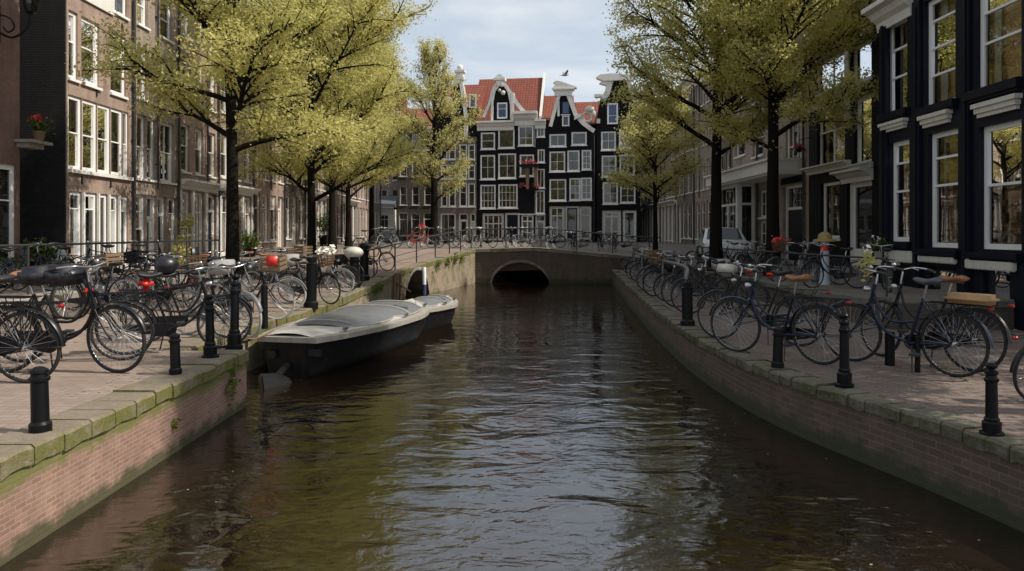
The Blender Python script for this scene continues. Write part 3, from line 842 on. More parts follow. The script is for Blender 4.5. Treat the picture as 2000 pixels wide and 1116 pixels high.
# --- left row: the tall brown house with rows of white windows
LX = -11.6
h = House(LX, 18.67, R(90), .3, 'brown brick house with rows of tall white windows and a black side wall', 'canal houses on the left quay')
for (a, b) in [(136, 161), (161.5, 190), (190.5, 211), (211.5, 231), (231.5, 250)]:
    r = h.px(a, 300, b, 400); h.window((r[0], .33, r[2], 2.4), hb=[.78] if a != 190.5 else [], fw=.1, gl='clear', curtain=.9, sill=False, rec=.05)
for (a, b) in [(132, 160), (160.5, 190), (190.5, 216), (216.5, 240), (240.5, 251)]:
    r = h.px(a, 300, b, 400); h.window((max(.06, r[0]), 2.98, r[2], 4.93), hb=[.5], fw=.1 if b < 250 else .06, gl='clear', curtain=.8, sill=False, rec=.05)
for (a, b) in [(127, 152), (159, 194), (216, 246)]:
    r = h.px(a, 300, b, 400); h.window((max(.08, r[0]), 5.36, r[2], 7.15), hb=[.55], fw=.1, gl='clear', curtain=.8, rec=.06)
for (a, b) in [(216, 248)]:
    r = h.px(a, 300, b, 400); h.window((r[0], 7.75, r[2], 9.1), hb=[.55], fw=.1, gl='clear', curtain=.8, rec=.06)
h.wall(3.23, 10.4, 9, M['brick_pink'])
h.interior(M['interior_dark'])
h.boxpart('side_wall', 'brick_black', (-.03, .02, 0, -.002, 9, 10.4))
h.boxpart('long_sill', 'white', (.1, -.12, .22, 3.1, .05, .327)); h.boxpart('long_sill', 'white', (.06, -.1, 2.88, 3.12, .05, 2.977))
h.boxpart('white_panel', 'white', (.55, -.06, 7.6, 2.15, -.002, 9.3))
h.boxpart('pilaster', 'white', *[(h.px(p, 0, p+1, 9)[0]-.035, -.06, .33, h.px(p, 0, p+1, 9)[0]+.035, -.001, 2.4) for p in (161, 190.3, 211.3, 231.3)])
h.cornice(9.9); h.roof(10.4, 12.6, 7)
h.pipe(3.2, 9.9); h.boxpart('wall_anchor', 'iron_worn', (.62, -.04, 2.62, .66, -.001, 2.84), (2.0, -.04, 2.6, 2.04, -.001, 2.8), (1.3, -.04, 5.1, 1.34, -.001, 5.3), (2.6, -.04, 7.3, 2.64, -.001, 7.5))
# small house number plate and mail slot plate
h.boxpart('wall_plate', 'iron', (.06, -.03, .75, .14, -.001, .9))

h = House(LX, 21.92, R(90), .3, 'narrow brown house with paired white windows beside the rows of tall windows', 'canal houses on the left quay')
for (a, b) in [(266, 286), (330, 346)]:
    r = h.px(a, 300, b, 400); h.window((r[0], .25, r[2], 2.5), hb=[.52, .76], fw=.09, gl='clear', curtain=.5)
r = h.px(287, 0, 307, 9); h.door((r[0], .1, r[2], 2.5), 'whiteshade', 'whiteshade', .3, True)
r = h.px(309, 0, 325, 9); h.door((r[0], .1, r[2], 2.5), 'navy', 'whiteshade', .25)
for (a, b) in [(267, 286), (287, 305), (313, 341)]:
    r = h.px(a, 0, b, 9); h.window((r[0], 3.0, r[2], 5.0), nx=2 if a == 313 else 1, hb=[.5], fw=.09, gl='clear', curtain=.6)
for (a, b) in [(268, 289), (296, 306), (315, 337)]:
    r = h.px(a, 0, b, 9); h.window((r[0], 5.5, r[2], 7.1), hb=[.5], fw=.09, gl='clear', curtain=.6)
for (a, b) in [(268, 289), (313, 337)]:
    r = h.px(a, 0, b, 9); h.window((r[0], 7.8, r[2], 9.1), hb=[.5], fw=.09, gl='clear', curtain=.6)
h.wall(2.96, 9.9, 9, M['brick_tan']); h.interior(M['interior_dark']); h.cornice(9.5); h.roof(9.9, 12.2, 7)
h.pipe(2.9, 9.4)
h.pipe(1.42, 9.4, 2.7, 'iron_worn', .035)

# --- generic street houses further along both rows
def row_house(ox, oy, rot, z0, w, floors, mat, label, group, gtop=2.9, shop=False, seed=0, fm='white', gl='glass_far', rooftype='tiles', cols=None, gable=None, curtain=False):
    rnd = random.Random(seed)
    h = House(ox, oy, rot, z0, label, group)
    cols = cols or max(2, round(w/1.15))
    pitch = w/cols
    dcol = rnd.randrange(cols)
    for i in range(cols):
        xa, xb = i*pitch+pitch*.14, (i+1)*pitch-pitch*.14
        if i == dcol: h.door((xa, .12, xb, gtop-.25), rnd.choice(['navy', 'navy', 'white2', 'black_wall']), fm, .25, rnd.random() < .4)
        else: h.window((xa, .45 if not shop else .25, xb, gtop-.25), hb=[.7], nx=1 if not shop else 2, fm=fm, gl=gl, fw=.08, rec=.08, curtain=.5 if gl == 'clear' and not shop else 0)
    z = gtop+.45
    for f, fh in enumerate(floors):
        for i in range(cols):
            xa, xb = i*pitch+pitch*.2, (i+1)*pitch-pitch*.2
            h.window((xa, z, xb, z+fh*.66), hb=[.55], nx=1 if xb-xa < .85 else 2, fm=fm, gl=gl, fw=.08, rec=.08, curtain=rnd.choice([0, .6, 1.0, 1.5]) if gl == 'clear' else 0)
        z += fh
    top = z-.2
    h.wall(w, top, 8, mat)
    h.boxpart('room_wall', 'interior_dark', (.1, 1.0, .1, w-.1, 1.05, top-.1))
    if shop:
        h.boxpart('shop_pilaster', fm, *[(min(max(i*pitch-.09, .0), w-.18), -.06, .02, min(max(i*pitch-.09, .0), w-.18)+.18, -.002, gtop-.2) for i in range(cols+1)])
        h.cornice(gtop-.18, h=.34, d=.4, mat=fm, name='shop_cornice')
    h.cornice(top-.45, h=.5, d=.4)
    h.roof(top, top+2.4, 7, rooftype)
    h.pipe(w-.06, top-.5); 
    if rnd.random() < .6: h.pipe(pitch*rnd.randrange(1, cols), top-.5, gtop, 'iron_worn', .035)
    return h
y = 24.9
specs = [(3.4, [2.55, 2.3, 2.0], 'brick_pink', True, 'brown house with a white pillared shopfront'), (3.8, [2.6, 2.4, 2.1], 'brick_tan', True, 'tan brick house with white shopfront beyond the wall lantern'),
         (4.4, [2.6, 2.5, 2.2], 'brick_pink', False, 'pinkish brick house with close set windows'), (3.6, [2.5, 2.3, 2.1], 'brick_grey', False, 'grey brown house with white door frame'),
         (4.6, [2.7, 2.4, 2.2], 'brick_tan', True, 'tan house with a long white shop cornice'), (4.0, [2.6, 2.5, 2.2], 'brick_pink', False, 'brown house half hidden behind the second tree trunk'),
         (4.6, [2.7, 2.4, 2.1], 'brick_red', True, 'reddish house near the far end of the row')]
specs += [(4.6, [2.6, 2.5, 2.2], 'brick_pink', False, 'pinkish brown house, last but one'), (5.0, [2.7, 2.4, 2.2], 'brick_tan', False, 'tan brown house, last one')]
for k, (w, fl, m, sh, lab) in enumerate(specs):
    row_house(LX, y, R(90), max(.3, zt(y)), w-.03, fl, M[m], lab+' in the left row', 'canal houses on the left quay', shop=sh, seed=10+k, gl='clear' if k < 5 else 'glass_far')
    y += w
LEFT_END = y
# leftmost house, only its corner in view
h = House(-11.4, 11.4, R(90), .3, 'pink brick house with a dark shop window at the left edge', 'canal houses on the left quay')
h.window((3.05, .3, 5.08, 2.85), hb=[.68], fw=.12, gl='glass', rec=.05); h.window((.5, .3, 2.6, 2.85), hb=[.68], fw=.12, gl='glass', rec=.05)
h.window((.8, 4.2, 2.0, 6.1), hb=[.55]); h.window((2.8, 4.2, 3.9, 6.1), hb=[.55])
h.wall(5.2, 9.5, 8, M['brick_red']); h.boxpart('room_wall', 'interior_dark', (.1, 1, .1, 5.1, 1.05, 9))
h.cornice(9.1); h.roof(9.5, 11.5, 7)
# faint lettering on the shop window, illegible in the photograph: pale strokes
rnd = random.Random(5)
mb = MB()
for row, (zz, n, hh) in enumerate([(2.28, 15, .13), (1.62, 11, .07), (1.45, 9, .06), (1.2, 12, .05)]):
    xx = 3.25
    for k in range(n):
        wv = rnd.uniform(.03, .07)*(1.3 if row == 0 else .8)
        mb.box(xx, .074, zz, xx+wv*.35, .078, zz+hh*rnd.uniform(.6, 1)); mb.box(xx+wv*.35, .074, zz+hh*.4, xx+wv, .078, zz+hh*.52)
        xx += wv+.035
mb.build('window_lettering', M['boat_grey'], h.root)
h.boxpart('ledge', 'stone', (5.0, -.42, 3.38, 5.75, -.003, 3.45), (5.08, -.3, 3.27, 5.6, -.003, 3.377))
fb = empty('flower_box', (-11.05, 16.75, 3.75), 0, 'small pot of red flowers on the ledge at the left house corner', 'flower pot')
mb = MB(); mb.lathe([(.09, 0), (.13, .2), (.14, .22)], n=14); mb.build('pot', M['wood'], fb, 40)
blob('leaves', fb, (0, 0, .36), (.2, .2, .17), 220, .09, M['leaf_pot'], 31); blob('flowers', fb, (-.05, -.03, .5), (.16, .14, .09), 70, .08, M['petal_red'], 32)

# wall lantern on a scrolled bracket, upper left corner
wl = empty('wall_lantern', (-11.38, 15.9, 6.55), 0, 'black iron lantern on a scrolled wall bracket in the upper left corner', 'lantern')
mb = MB()
mb.tube(curve([(0, 0, -.5), (.3, 0, -.62), (.62, 0, -.42), (.7, 0, -.1)], 6), .025, 8); mb.tube(curve([(0, 0, -.1), (.25, 0, -.2), (.34, 0, -.4), (.2, 0, -.5), (.1, 0, -.38)], 6), .018, 6)
mb.tube([(0, 0, -.75), (0, 0, .1)], .03, 8)
mb.build('bracket', M['iron'], wl, 40)
mb = MB(); mb.lathe([(.05, -.1), (.1, -.06), (.1, -.02)], (.7, 0, 0), 8); mb.lathe([(.21, .42), (.2, .46), (.08, .62), (.03, .72)], (.7, 0, 0), 8)
for k in range(4):
    a = PI/4+k*PI/2; mb.tube([(.7+.1*math.cos(a), .1*math.sin(a), -.02), (.7+.2*math.cos(a), .2*math.sin(a), .42)], .012, 6)
mb.build('lamp_cage', M['iron'], wl)
mb = MB(); mb.lathe([(.085, -.02), (.175, .42)], (.7, 0, 0), 8); mb.build('lamp_glass', M['glass'], wl)

# alley: pale box, black base, planter
ac = empty('utility_box', (-11.9, 18.1, .3), 0, 'pale grey utility box on a dark base in the alley', 'utility box')
mb = MB(); mb.box(-.55, -.3, .45, .45, .3, .98); mb.build('cabinet', M['pale_blue'], ac, bevel=.03)
mb = MB(); mb.box(-.5, -.26, 0, .42, .26, .447); mb.build('base', M['iron'], ac)
mb = MB(); mb.box(.05, -.305, .78, .2, -.3005, .9); mb.box(-.4, -.305, .55, -.1, -.3005, .58); mb.build('badge', M['slate'], ac)
def pot_plant(x, y, z, r, hgt, lab, leaf, n=420, ls=.13, mat='iron', seed=1, flower=None, tall=1.0):
    t = empty('potted_plant', (x, y, z), 0, lab, 'plant')
    mb = MB(); mb.lathe([(r*.72, 0), (r*.95, hgt*.9), (r, hgt*.92), (r, hgt), (r*.85, hgt), (r*.8, hgt*.9)], n=16); mb.build('pot', M[mat], t, 40)
    mb = MB()
    rnd = random.Random(seed)
    for k in range(7): a = rnd.uniform(0, 6.3); mb.tube([(0, 0, hgt*.9), (.4*leaf*math.cos(a), .4*leaf*math.sin(a), hgt+leaf*.5*tall), (.8*leaf*math.cos(a), .8*leaf*math.sin(a), hgt+leaf*tall)], .008, 4)
    mb.build('stems', M['bark'], t)
    blob('leaves', t, (0, 0, hgt+leaf*.75*tall), (leaf, leaf, leaf*.75*tall), n, ls, M['leaf_pot'], seed)
    if flower: blob('flowers', t, (0, 0, hgt+leaf*.95*tall), (leaf*.8, leaf*.8, leaf*.45*tall), 90, .08, M[flower], seed+50)
    return t
pot_plant(-11.15, 16.95, .3, .24, .62, 'tall black planter with a leafy green plant in front of the alley', .32, seed=41)
pot_plant(-10.9, 15.4, .3, .2, .4, 'low pot of bright green leaves under the left shop window', .26, 260, seed=42)
# climbing plant on a trellis, shrubs along the left fronts
def trellis(x, y, z, hgt, lab, seed):
    t = empty('climbing_plant', (x, y, z), 0, lab, 'plant')
    mb = MB()
    for k in range(3): mb.tube([(0, -.25+.25*k, 0), (0, -.35+.35*k, hgt)], .015, 5)
    for k in range(4): mb.tube([(.0, -.3, .3+k*hgt*.22), (.0, .3, .3+k*hgt*.22)], .012, 5)
    mb.build('trellis', M['wood'], t)
    blob('leaves', t, (0, 0, hgt*.35), (.35, .45, hgt*.4), 500, .12, M['leaf_far'], seed); blob('leaves', t, (.1, .1, hgt*.95), (.25, .35, .25), 130, .12, M['leaf_far'], seed+1)
trellis(-11.0, 23.9, .3, 1.7, 'climbing plant on a trellis beside the dark doorway', 51)
pot_plant(-10.9, 29.8, .5, .28, .45, 'bushy shrub in a tub behind the parked bicycles', .42, seed=52)
pot_plant(-10.6, 40.3, .86, .25, .6, 'small round tree in a pot far along the left street', .55, seed=53, tall=1.5)
gl = empty('wall_lamp', (LX+.03, 27.6, 3.15), 0, 'white globe wall lamp above the shopfronts', 'lamp')
mb = MB(); mb.tube(curve([(0, 0, -.1), (.3, 0, -.15), (.4, 0, 0)], 5), .025, 6); mb.lathe([(.12, 0), (.13, .04)], (.4, 0, 0), 12); mb.build('bracket', M['iron_worn'], gl, 40)
mb = MB(); mb.ball((.4, 0, .17), .15, 16, 10); mb.build('globe', M['lamp_glass'], gl, True)
# thin rail along the raised street
mb = MB()
rl = resample([(-9.0, y, max(zt(y), zq(y))) for y in (9, 12.5, 16, 19.5, 22)], 1.1)
mb.tube([(p.x, p.y, p.z+.95) for p in rl], .022, 8)
for p in rl[::2]: mb.tube([(p.x, p.y, p.z), (p.x, p.y, p.z+.95)], .02, 8)
tag(mb.build('guard_rail', M['iron_worn'], None, 40), 'thin iron guard rail along the raised left street', 'railing')
mb = MB()
rl = resample([(ledge_r(y)+.35, y, zr(y)) for y in (13.2, 15, 18, 21, 24)], 1.2)
mb.tube([(p.x, p.y, p.z+.72) for p in rl], .02, 8)
for p in rl[::2]: mb.tube([(p.x, p.y, p.z), (p.x, p.y, p.z+.72)], .018, 8)
tag(mb.build('guard_rail', M['iron_worn'], None, 40), 'thin iron guard rail along the raised right street', 'railing')

# --- right: the navy black house with tall windows
h = House(8.85, 17.25, R(-90), -.1, 'navy black house with tall white framed sash windows on the right', 'canal houses on the right quay')
for (a, b, t, bt, hb) in [(1737, 1776, 275, 472, [.5, .78]), (1812, 1871, 256, 484, [.54, .78]), (1912, 1995, 240, 488, [.52])]:
    h.window(h.px(a, t, b, bt), hb=hb, fw=.1, bw=.05, gl='clear', curtain=.35, sill=False, rec=.1)
for (a, b, t, bt, hb) in [(1730, 1772, 38, 222, [.4, .7]), (1805, 1866, -12, 206, [.3, .55, .8]), (1905, 1995, -66, 172, [.42, .68])]:
    h.window(h.px(a, t, b, bt), hb=hb, fw=.1, bw=.045, gl='clear', curtain=1.0, sill=False, rec=.1)
h.window((5.2, 2.1, 6.3, 4.0), hb=[.52], gl='clear', sill=False); h.window((5.2, 4.7, 6.3, 6.7), hb=[.5], gl='clear', sill=False)
for (a, b, t, bt) in [(1812, 1868, 522, 600), (1916, 1972, 520, 638)]:
    r = h.px(a, t, b, bt); h.window((r[0], max(r[1], .2), r[2], r[3]), fw=.07, gl='clear', sill=True, fm='navy', sillm='white')
h.wall(7.25, 7.0, 8, M['navy']); h.interior(M['interior_warm'], .38)
bk = random.Random(3)
for (a, b, t_, bt) in [(1737, 1776, 275, 472), (1812, 1871, 256, 484), (1912, 1995, 240, 488)]:
    r = h.px(a, t_, b, bt); mb = MB(); nx_ = max(2, int((r[2]-r[0])/.22))
    for q in range(2): mb.box(r[0]+.1+(r[2]-r[0]-.25)*q, .3, r[1], r[0]+.14+(r[2]-r[0]-.25)*q, .372, r[3]-.2)
    for k in range(6):
        zz = r[1]+.1+k*(r[3]-r[1]-.2)/6
        mb.box(r[0]+.141, .3, zz, r[2]-.151, .37, zz+.035)
        for j in range(nx_):
            if bk.random() < .6: mb.box(r[0]+.16+j*.2, .31, zz+.036, r[0]+.16+j*.2+bk.uniform(.05, .17), .365, zz+.036+bk.uniform(.08, .24))
    mb.build('bookcase', M['wood'], h.root)
# pilasters and mouldings between the windows
pp = []
for p in (1722, 1787, 1884):
    r = h.px(p, 0, p+14, 9); pp += [(r[0], -.07, 0, r[2], -.003, 6.75)]
    q = (r[0]+r[2])/2; pp += [(q-.05, -.1, .6, q+.05, -.071, 6.6)]
h.boxpart('pilaster', 'navy', *pp)
for (a, b, t, bt) in [(1722, 1778, 218, 232), (1797, 1872, 203, 217), (1893, 1999, 166, 184), (1730, 1782, 474, 484), (1800, 1878, 488, 500), (1898, 1999, 494, 506)]:
    r = h.px(a, t, b, bt); h.boxpart('window_ledge', 'navy', (r[0], -.13, r[1], r[2], -.004, r[3]), (r[0]+.04, -.08, r[1]-.05, r[2]-.04, -.004, r[1]-.001))
for (a, b, t, bt) in [(1726, 1775, 237, 255), (1804, 1862, 221, 245), (1910, 1998, 194, 222)]:
    r = h.px(a, t, b, bt); mb = MB(); x0, z0, x1, z1 = r; zh = z1-z0
    mb.box(x0, -.15, z0+zh*.68, x1, -.004, z1); mb.box(x0+.04, -.11, z0+zh*.3, x1-.04, -.004, z0+zh*.677); mb.box(x0+.07, -.07, z0, x1-.07, -.004, z0+zh*.297)
    mb.build('lintel_moulding', M['white2'], h.root)
for (a, b, t, bt) in [(1724, 1788, 488, 512), (1800, 1872, 498, 514), (1890, 1988, 506, 528)]:
    r = h.px(a, t, b, bt); h.boxpart('rolled_awning', 'white2', (r[0], -.1, r[1], r[2], -.005, r[3]-.02), bevel=.02)
h.cornice(6.5, 0, 1.45, .55, .45); h.cornice(6.9, 1.5, 7.25, .5, .4)
h.roof(7.05, 9.2, 7, 'slate')
# plants on the sill at the first window
wp = empty('potted_plant', (8.5, 16.6, 1.02), 0, 'small pot plant with pale flowers on the first navy house ledge', 'plant')
mb = MB(); mb.lathe([(.09, 0), (.12, .15)], n=12); mb.build('pot', M['stone'], wp, 40)
mb = MB(); mb.box(-.12, -.3, -.16, .33, .3, -.005); mb.build('bracket_shelf', M['white2'], wp)
blob('leaves', wp, (0, 0, .3), (.16, .18, .16), 150, .08, M['leaf_pot'], 61); blob('flowers', wp, (0, .05, .42), (.12, .12, .1), 30, .05, M['petal_white'], 62)

# --- right: black house with white ledges, set further back
h = House(10.0, 24.15, R(-90), .4, 'black house with white ledges and a brown glazed door left of the navy house', 'canal houses on the right quay')
h.window(h.px(1603, 356, 1640, 466), fw=.09, gl='clear', curtain=.4, hb=[])
h.door(h.px(1654, 352, 1703, 523), 'white', 'white', 0, True, .09)
h.window(h.px(1596, 207, 1650, 325), nx=2, fw=.07, hb=[.6], gl='clear', curtain=.4, sill=False)
h.window(h.px(1668, 188, 1702, 321), fw=.1, hb=[.6], gl='clear', sill=False)
h.window(h.px(1590, 110, 1655, 188), nx=2, fw=.08, hb=[], gl='clear', curtain=.7, sill=False)
h.window(h.px(1661, 82, 1702, 160), fw=.1, hb=[], gl='clear', curtain=.8); h.window(h.px(1661, 42, 1702, 76), fw=.08, hb=[], gl='clear', sill=False)
h.wall(6.9, 8.0, 8, M['black_wall']); h.interior(M['interior_warm'], .8)
for (a, b, t, bt, d) in [(1574, 1663, 322, 336, .3), (1583, 1660, 182, 206, .3), (1663, 1706, 320, 332, .2)]:
    r = h.px(a, t, b, bt); h.cornice(r[1], max(0, r[0]), r[2], r[3]-r[1], d, 'white2', 'ledge')
r = h.px(1646, 335, 1706, 356); h.cornice(r[1], r[0], r[2], r[3]-r[1]+.05, .4, 'white2', 'door_hood')
r = h.px(1652, 40, 1660, 170); h.boxpart('white_pilaster', 'white', (r[0], -.05, r[1]-1.0, r[2], -.002, 7.6))
h.cornice(7.55, h=.7, d=.5, dent=True)
h.boxpart('door_stone', 'stone', (r[0]-.1, -.5, -.02, r[2]+1.0, -.36, .12))
h.roof(8.1, 10.3, 7)
d = MB(); x0 = h.px(1625, 0, 1680, 9)
d.box(x0[0], .3, 8.3, x0[2], 2.0, 9.7); dd = d.build('dormer', M['white'], h.root)
mb = MB(); mb.quad((x0[0]+.15, .295, 8.5), (x0[2]-.15, .295, 8.5), (x0[2]-.15, .295, 9.5), (x0[0]+.15, .295, 9.5)); mb.build('pane', M['bluepane'], dd)
# lamps and a hat-topped post in front
pm = empty('parking_meter', (gp(1611, 556, .4)[0], gp(1611, 556, .4)[1], .4), 0, 'pale grey post with red band and ochre cap in front of the black house', 'post')
mb = MB(); mb.lathe([(.14, 0), (.12, .1), (.1, .2), (.1, 1.0)], n=16); mb.build('post', M['pale_blue'], pm, 40)
mb = MB(); mb.lathe([(.103, .78), (.103, .92)], n=16); mb.build('band', M['red_plastic'], pm, 40)
mb = MB(); mb.lathe([(.26, 1.0), (.25, 1.04), (.16, 1.06), (.14, 1.16), (.06, 1.22)], n=16); mb.build('cap', M['yellow'], pm, 40)
hb_ = empty('flower_basket', (9.6, 24.0, 4.4), 0, 'tiny hanging basket with red flowers on the black house corner', 'flower basket')
mb = MB(); mb.ball((0, 0, 0), .12); mb.tube([(0, 0, 0), (.0, 0, .3), (.4, 0, .4)], .012, 5); mb.build('basket', M['iron'], hb_, 40)
blob('flowers', hb_, (0, 0, .1), (.16, .16, .12), 80, .07, M['petal_red'], 66)

# --- right: shop with the white canopy
h = House(10.5, 34.1, R(-90), .45, 'brown brick house with a white glazed shopfront under a broad white canopy', 'canal houses on the right quay')
h.door(h.px(1530, 362, 1567, 513), 'navy', 'white', .3)
r = h.px(1534, 240, 1562, 330); h.window(r, nx=3, hb=[.5], gl='glass_far')
for (a, b) in [(1436, 1455), (1470, 1490), (1502, 1520)]:
    r = h.px(a, 232, b, 305); h.window(r, hb=[.5], gl='glass_far')
for (a, b) in [(1436, 1455), (1470, 1490), (1502, 1520), (1534, 1562)]:
    r = h.px(a, 120, b, 200); h.window(r, hb=[.5], gl='glass_far')
r = h.px(1482, 372, 1498, 425); h.window(r, nx=2, hb=[.5], gl='glass_far'); r = h.px(1482, 432, 1498, 480); h.window(r, nx=2, hb=[.5], gl='glass_far')
h.wall(9.85, 9.2, 8, M['brick_tan']); h.boxpart('room_wall', 'interior_dark', (.1, 1, .1, 9.7, 1.05, 9))
r0 = h.pz(1432, 350); r1 = h.pz(1474, 350)
xa, xb, zt2 = r0[0], r1[0], r0[1]
bay = MB()
for xx in (xa, xb-.25): bay.box(xx, -.75, .02, xx+.25, -.55, 3.3)
bay.box(xa+.25, -.72, .02, xb-.25, -.58, .75); bay.box(xa+.25, -.72, 2.35, xb-.25, -.6, 2.45); bay.box((xa+xb)/2-.05, -.71, .75, (xa+xb)/2+.05, -.6, 2.35)
bay.box(xa, -.55, .02, xa+.2, -.003, 3.3); bay.box(xb-.12, -.55, .02, xb, -.12, .75); bay.box(xb-.12, -.55, 2.35, xb, -.12, 2.45); bay.box(xb-.12, -.55, 3.15, xb, -.12, 3.3); bay.box(xb-.2, -.12, .02, xb, -.003, 3.3); bay.box(xa+.25, -.7, 3.15, xb-.25, -.56, 3.3)
by = bay.build('shop_bay', M['whiteshade'], h.root)
mb = MB(); mb.quad((xa+.25, -.65, .75), (xb-.25, -.65, .75), (xb-.25, -.65, 3.15), (xa+.25, -.65, 3.15)); mb.build('pane', M['glass'], by)
mb = MB(); mb.quad((xb-.06, -.55, .75), (xb-.06, -.12, .75), (xb-.06, -.12, 3.15), (xb-.06, -.55, 3.15)); mb.build('pane', M['glass'], by)
mb = MB(); x9 = h.pz(1571, 300)[0]
mb.box(xa-.15, -1.25, 3.33, x9, -.003, 3.75); mb.box(xa-.25, -1.35, 3.752, x9, -.003, 3.84); mb.box(xa-.05, -1.15, 3.26, x9, -.01, 3.328)
mb.build('canopy', M['whiteshade'], h.root, bevel=.015)
h.boxpart('facade_panel', 'black_wall', (h.pz(1526, 300)[0], -.02, 3.0, x9, -.002, 3.3))
h.cornice(8.8); h.roof(9.2, 11.5, 7); h.pipe(xb+.5, 8.7); h.pipe(x9+.1, 8.7)
# row beyond
y = 64.0
specs = [(5.4, [2.6, 2.4, 2.1], 'brick_tan', True, 'tan brick house at the far end of the right row'), (4.6, [2.6, 2.3, 2.0], 'brick_pink', True, 'pinkish house with ivory shopfront far along the right row'),
         (5.0, [2.6, 2.5, 2.2], 'brick_tan', True, 'tan house with a white awning board behind the car'), (4.8, [2.7, 2.4, 2.2], 'brick_grey', False, 'grey brick house next to the pinkish house in the right row'),
         (4.8, [2.6, 2.4, 2.1], 'brick_tan', False, 'narrow windowed tan house behind the largest right tree'), (5.2, [2.7, 2.5, 2.2], 'brick_grey', True, 'grey brown house right behind the white canopy shop')]
for k, (w, fl, m, sh, lab) in enumerate(specs):
    row_house(11.3, y, R(-90), .8 if y > 40 else .7, w-.03, fl, M[m], lab, 'canal houses on the right quay', shop=sh, seed=40+k)
    y -= w

# --- the black gabled houses beyond the bridge
FO = (-2.75, 58.0); FR = R(-8)
def fpt(lx): return (FO[0]+math.cos(FR)*lx, FO[1]+math.sin(FR)*lx)
def fx(px): return on_plane(FO[0], FO[1], FR, px, 300)[0]
FG = 'gabled houses beyond the bridge'
def far_house(pa, pb, label):
    a, b = fx(pa), fx(pb); p = fpt(a)
    h = House(p[0], p[1], FR, .86, label, FG); h.pw = b-a
    return h
def P2(h, pts): return [h.pz(x, y) for x, y in pts]
# A: neck gable
h = far_house(932, 1044, 'black house with a white trimmed bell gable and red flower baskets')
W = h.pw
for (a, t, b, bt, nx, hb) in [(938, 303, 967, 351, 2, [.5]), (973, 300, 1008, 349, 2, [.5]), (938, 361, 968, 408, 4, [.33, .66]), (973, 360, 1011, 407, 5, [.33, .66]), (939, 259, 967, 292, 1, [.5]), (973, 252, 1005, 290, 1, []),
        (1012, 246, 1042, 285, 2, [.4]), (1015, 302, 1043, 345, 2, [.5]), (1015, 372, 1046, 418, 3, [])]:
    h.window(h.px(a, t, b, bt), nx=nx, hb=hb, fw=.12, bw=.03, gl='glass_far', rec=.03)
h.window(h.px(942, 417, 984, 470), nx=4, hb=[.62], fw=.2, bw=.09, fm='white2', gl='glass_far', sill=False)
h.door(h.px(986, 416, 1015, 470), 'navy', 'white', 0, False, .16)
h.window(h.px(1018, 420, 1042, 470), nx=2, hb=[.75], fw=.13, bw=.1, gl='glass_far', sill=False)
top = h.pz(985, 243)[1]
h.wall(W, top, 7, M['black_wall']); h.boxpart('room_wall', 'interior_warm', (.1, .9, .1, W-.1, .95, top-.1))
c = h.cornice(top-.5, 0, h.pz(1004, 240)[0], .75, .45); h.cornice(top-.15, h.pz(1004, 240)[0]+.02, W+.25, 1.1, .6)
h.boxpart('side_panel', 'white', (W+.002, .0, top-1.9, W+.06, 1.2, top+.1)); 
gout = P2(h, [(959, 240), (960, 198), (964, 178), (973, 166), (988, 166), (996, 180), (1001, 205), (1001, 234)])
mb = MB(); mb.prism(gout, -.02, .35); mb.build('gable', M['black_wall'], h.root)
mb = MB(); mb.band(gout, .18, -.14, .4)
mb.band(P2(h, [(942, 228), (953, 205), (960, 178), (966, 165), (975, 160)]), .22, -.12, .3)
mb.band(P2(h, [(983, 158), (990, 165), (1000, 180), (1010, 197), (1025, 215), (1032, 222)]), .3, -.12, .3)
x0, z0 = h.pz(966, 166); x1, z1 = h.pz(986, 148); xm = (x0+x1)/2
mb.box(x0+.15, -.2, z0-.1, x1-.15, .5, z0+.33); mb.box(x0-.05, -.28, z0+.332, x1+.05, .55, z0+.52); mb.prism([(x0, z0+.522), (x1, z0+.522), (xm+.1, z0+.8), (xm-.1, z0+.8)], -.2, .5)
mb.box(h.pz(999, 0)[0], -.16, h.pz(0, 238)[1] if False else top, h.pz(1004, 0)[0], .3, h.pz(1000, 182)[1])
mb.build('gable_trim', M['white'], h.root)
h.window(h.px(971, 201, 991, 232), hb=[.6], fw=.12, gl='bluepane', hole=False, proud=.06, sill=False)
mb = MB(); q = h.pz(976, 177); mb.ball((q[0], -.06, q[1]), .14); q = h.pz(983, 182); mb.ball((q[0], -.06, q[1]), .2); mb.build('gable_ornament', M['white2'], h.root, True)
h.roof(top+.1, h.pz(985, 132)[1], 7.5, 'tiles', -.6, W+.3, y0=.45)
h.boxpart('roof_verge', 'slate', (W+.3, .4, top+.0, W+.42, 4.2, top+.15))
mb = MB(); rz = h.pz(985, 132)[1]; mb.add([(W+.302, .4, top+.1), (W+.5, .4, top+.1), (W+.5, 4.2, rz+.15), (W+.302, 4.2, rz+.15), (W+.302, .4, top+.4), (W+.5, .4, top+.4), (W+.5, 4.2, rz+.45), (W+.302, 4.2, rz+.45)],
   [(0, 1, 2, 3), (4, 7, 6, 5), (0, 4, 5, 1), (1, 5, 6, 2), (2, 6, 7, 3), (3, 7, 4, 0)]); mb.build('roof_edge', M['white'], h.root)
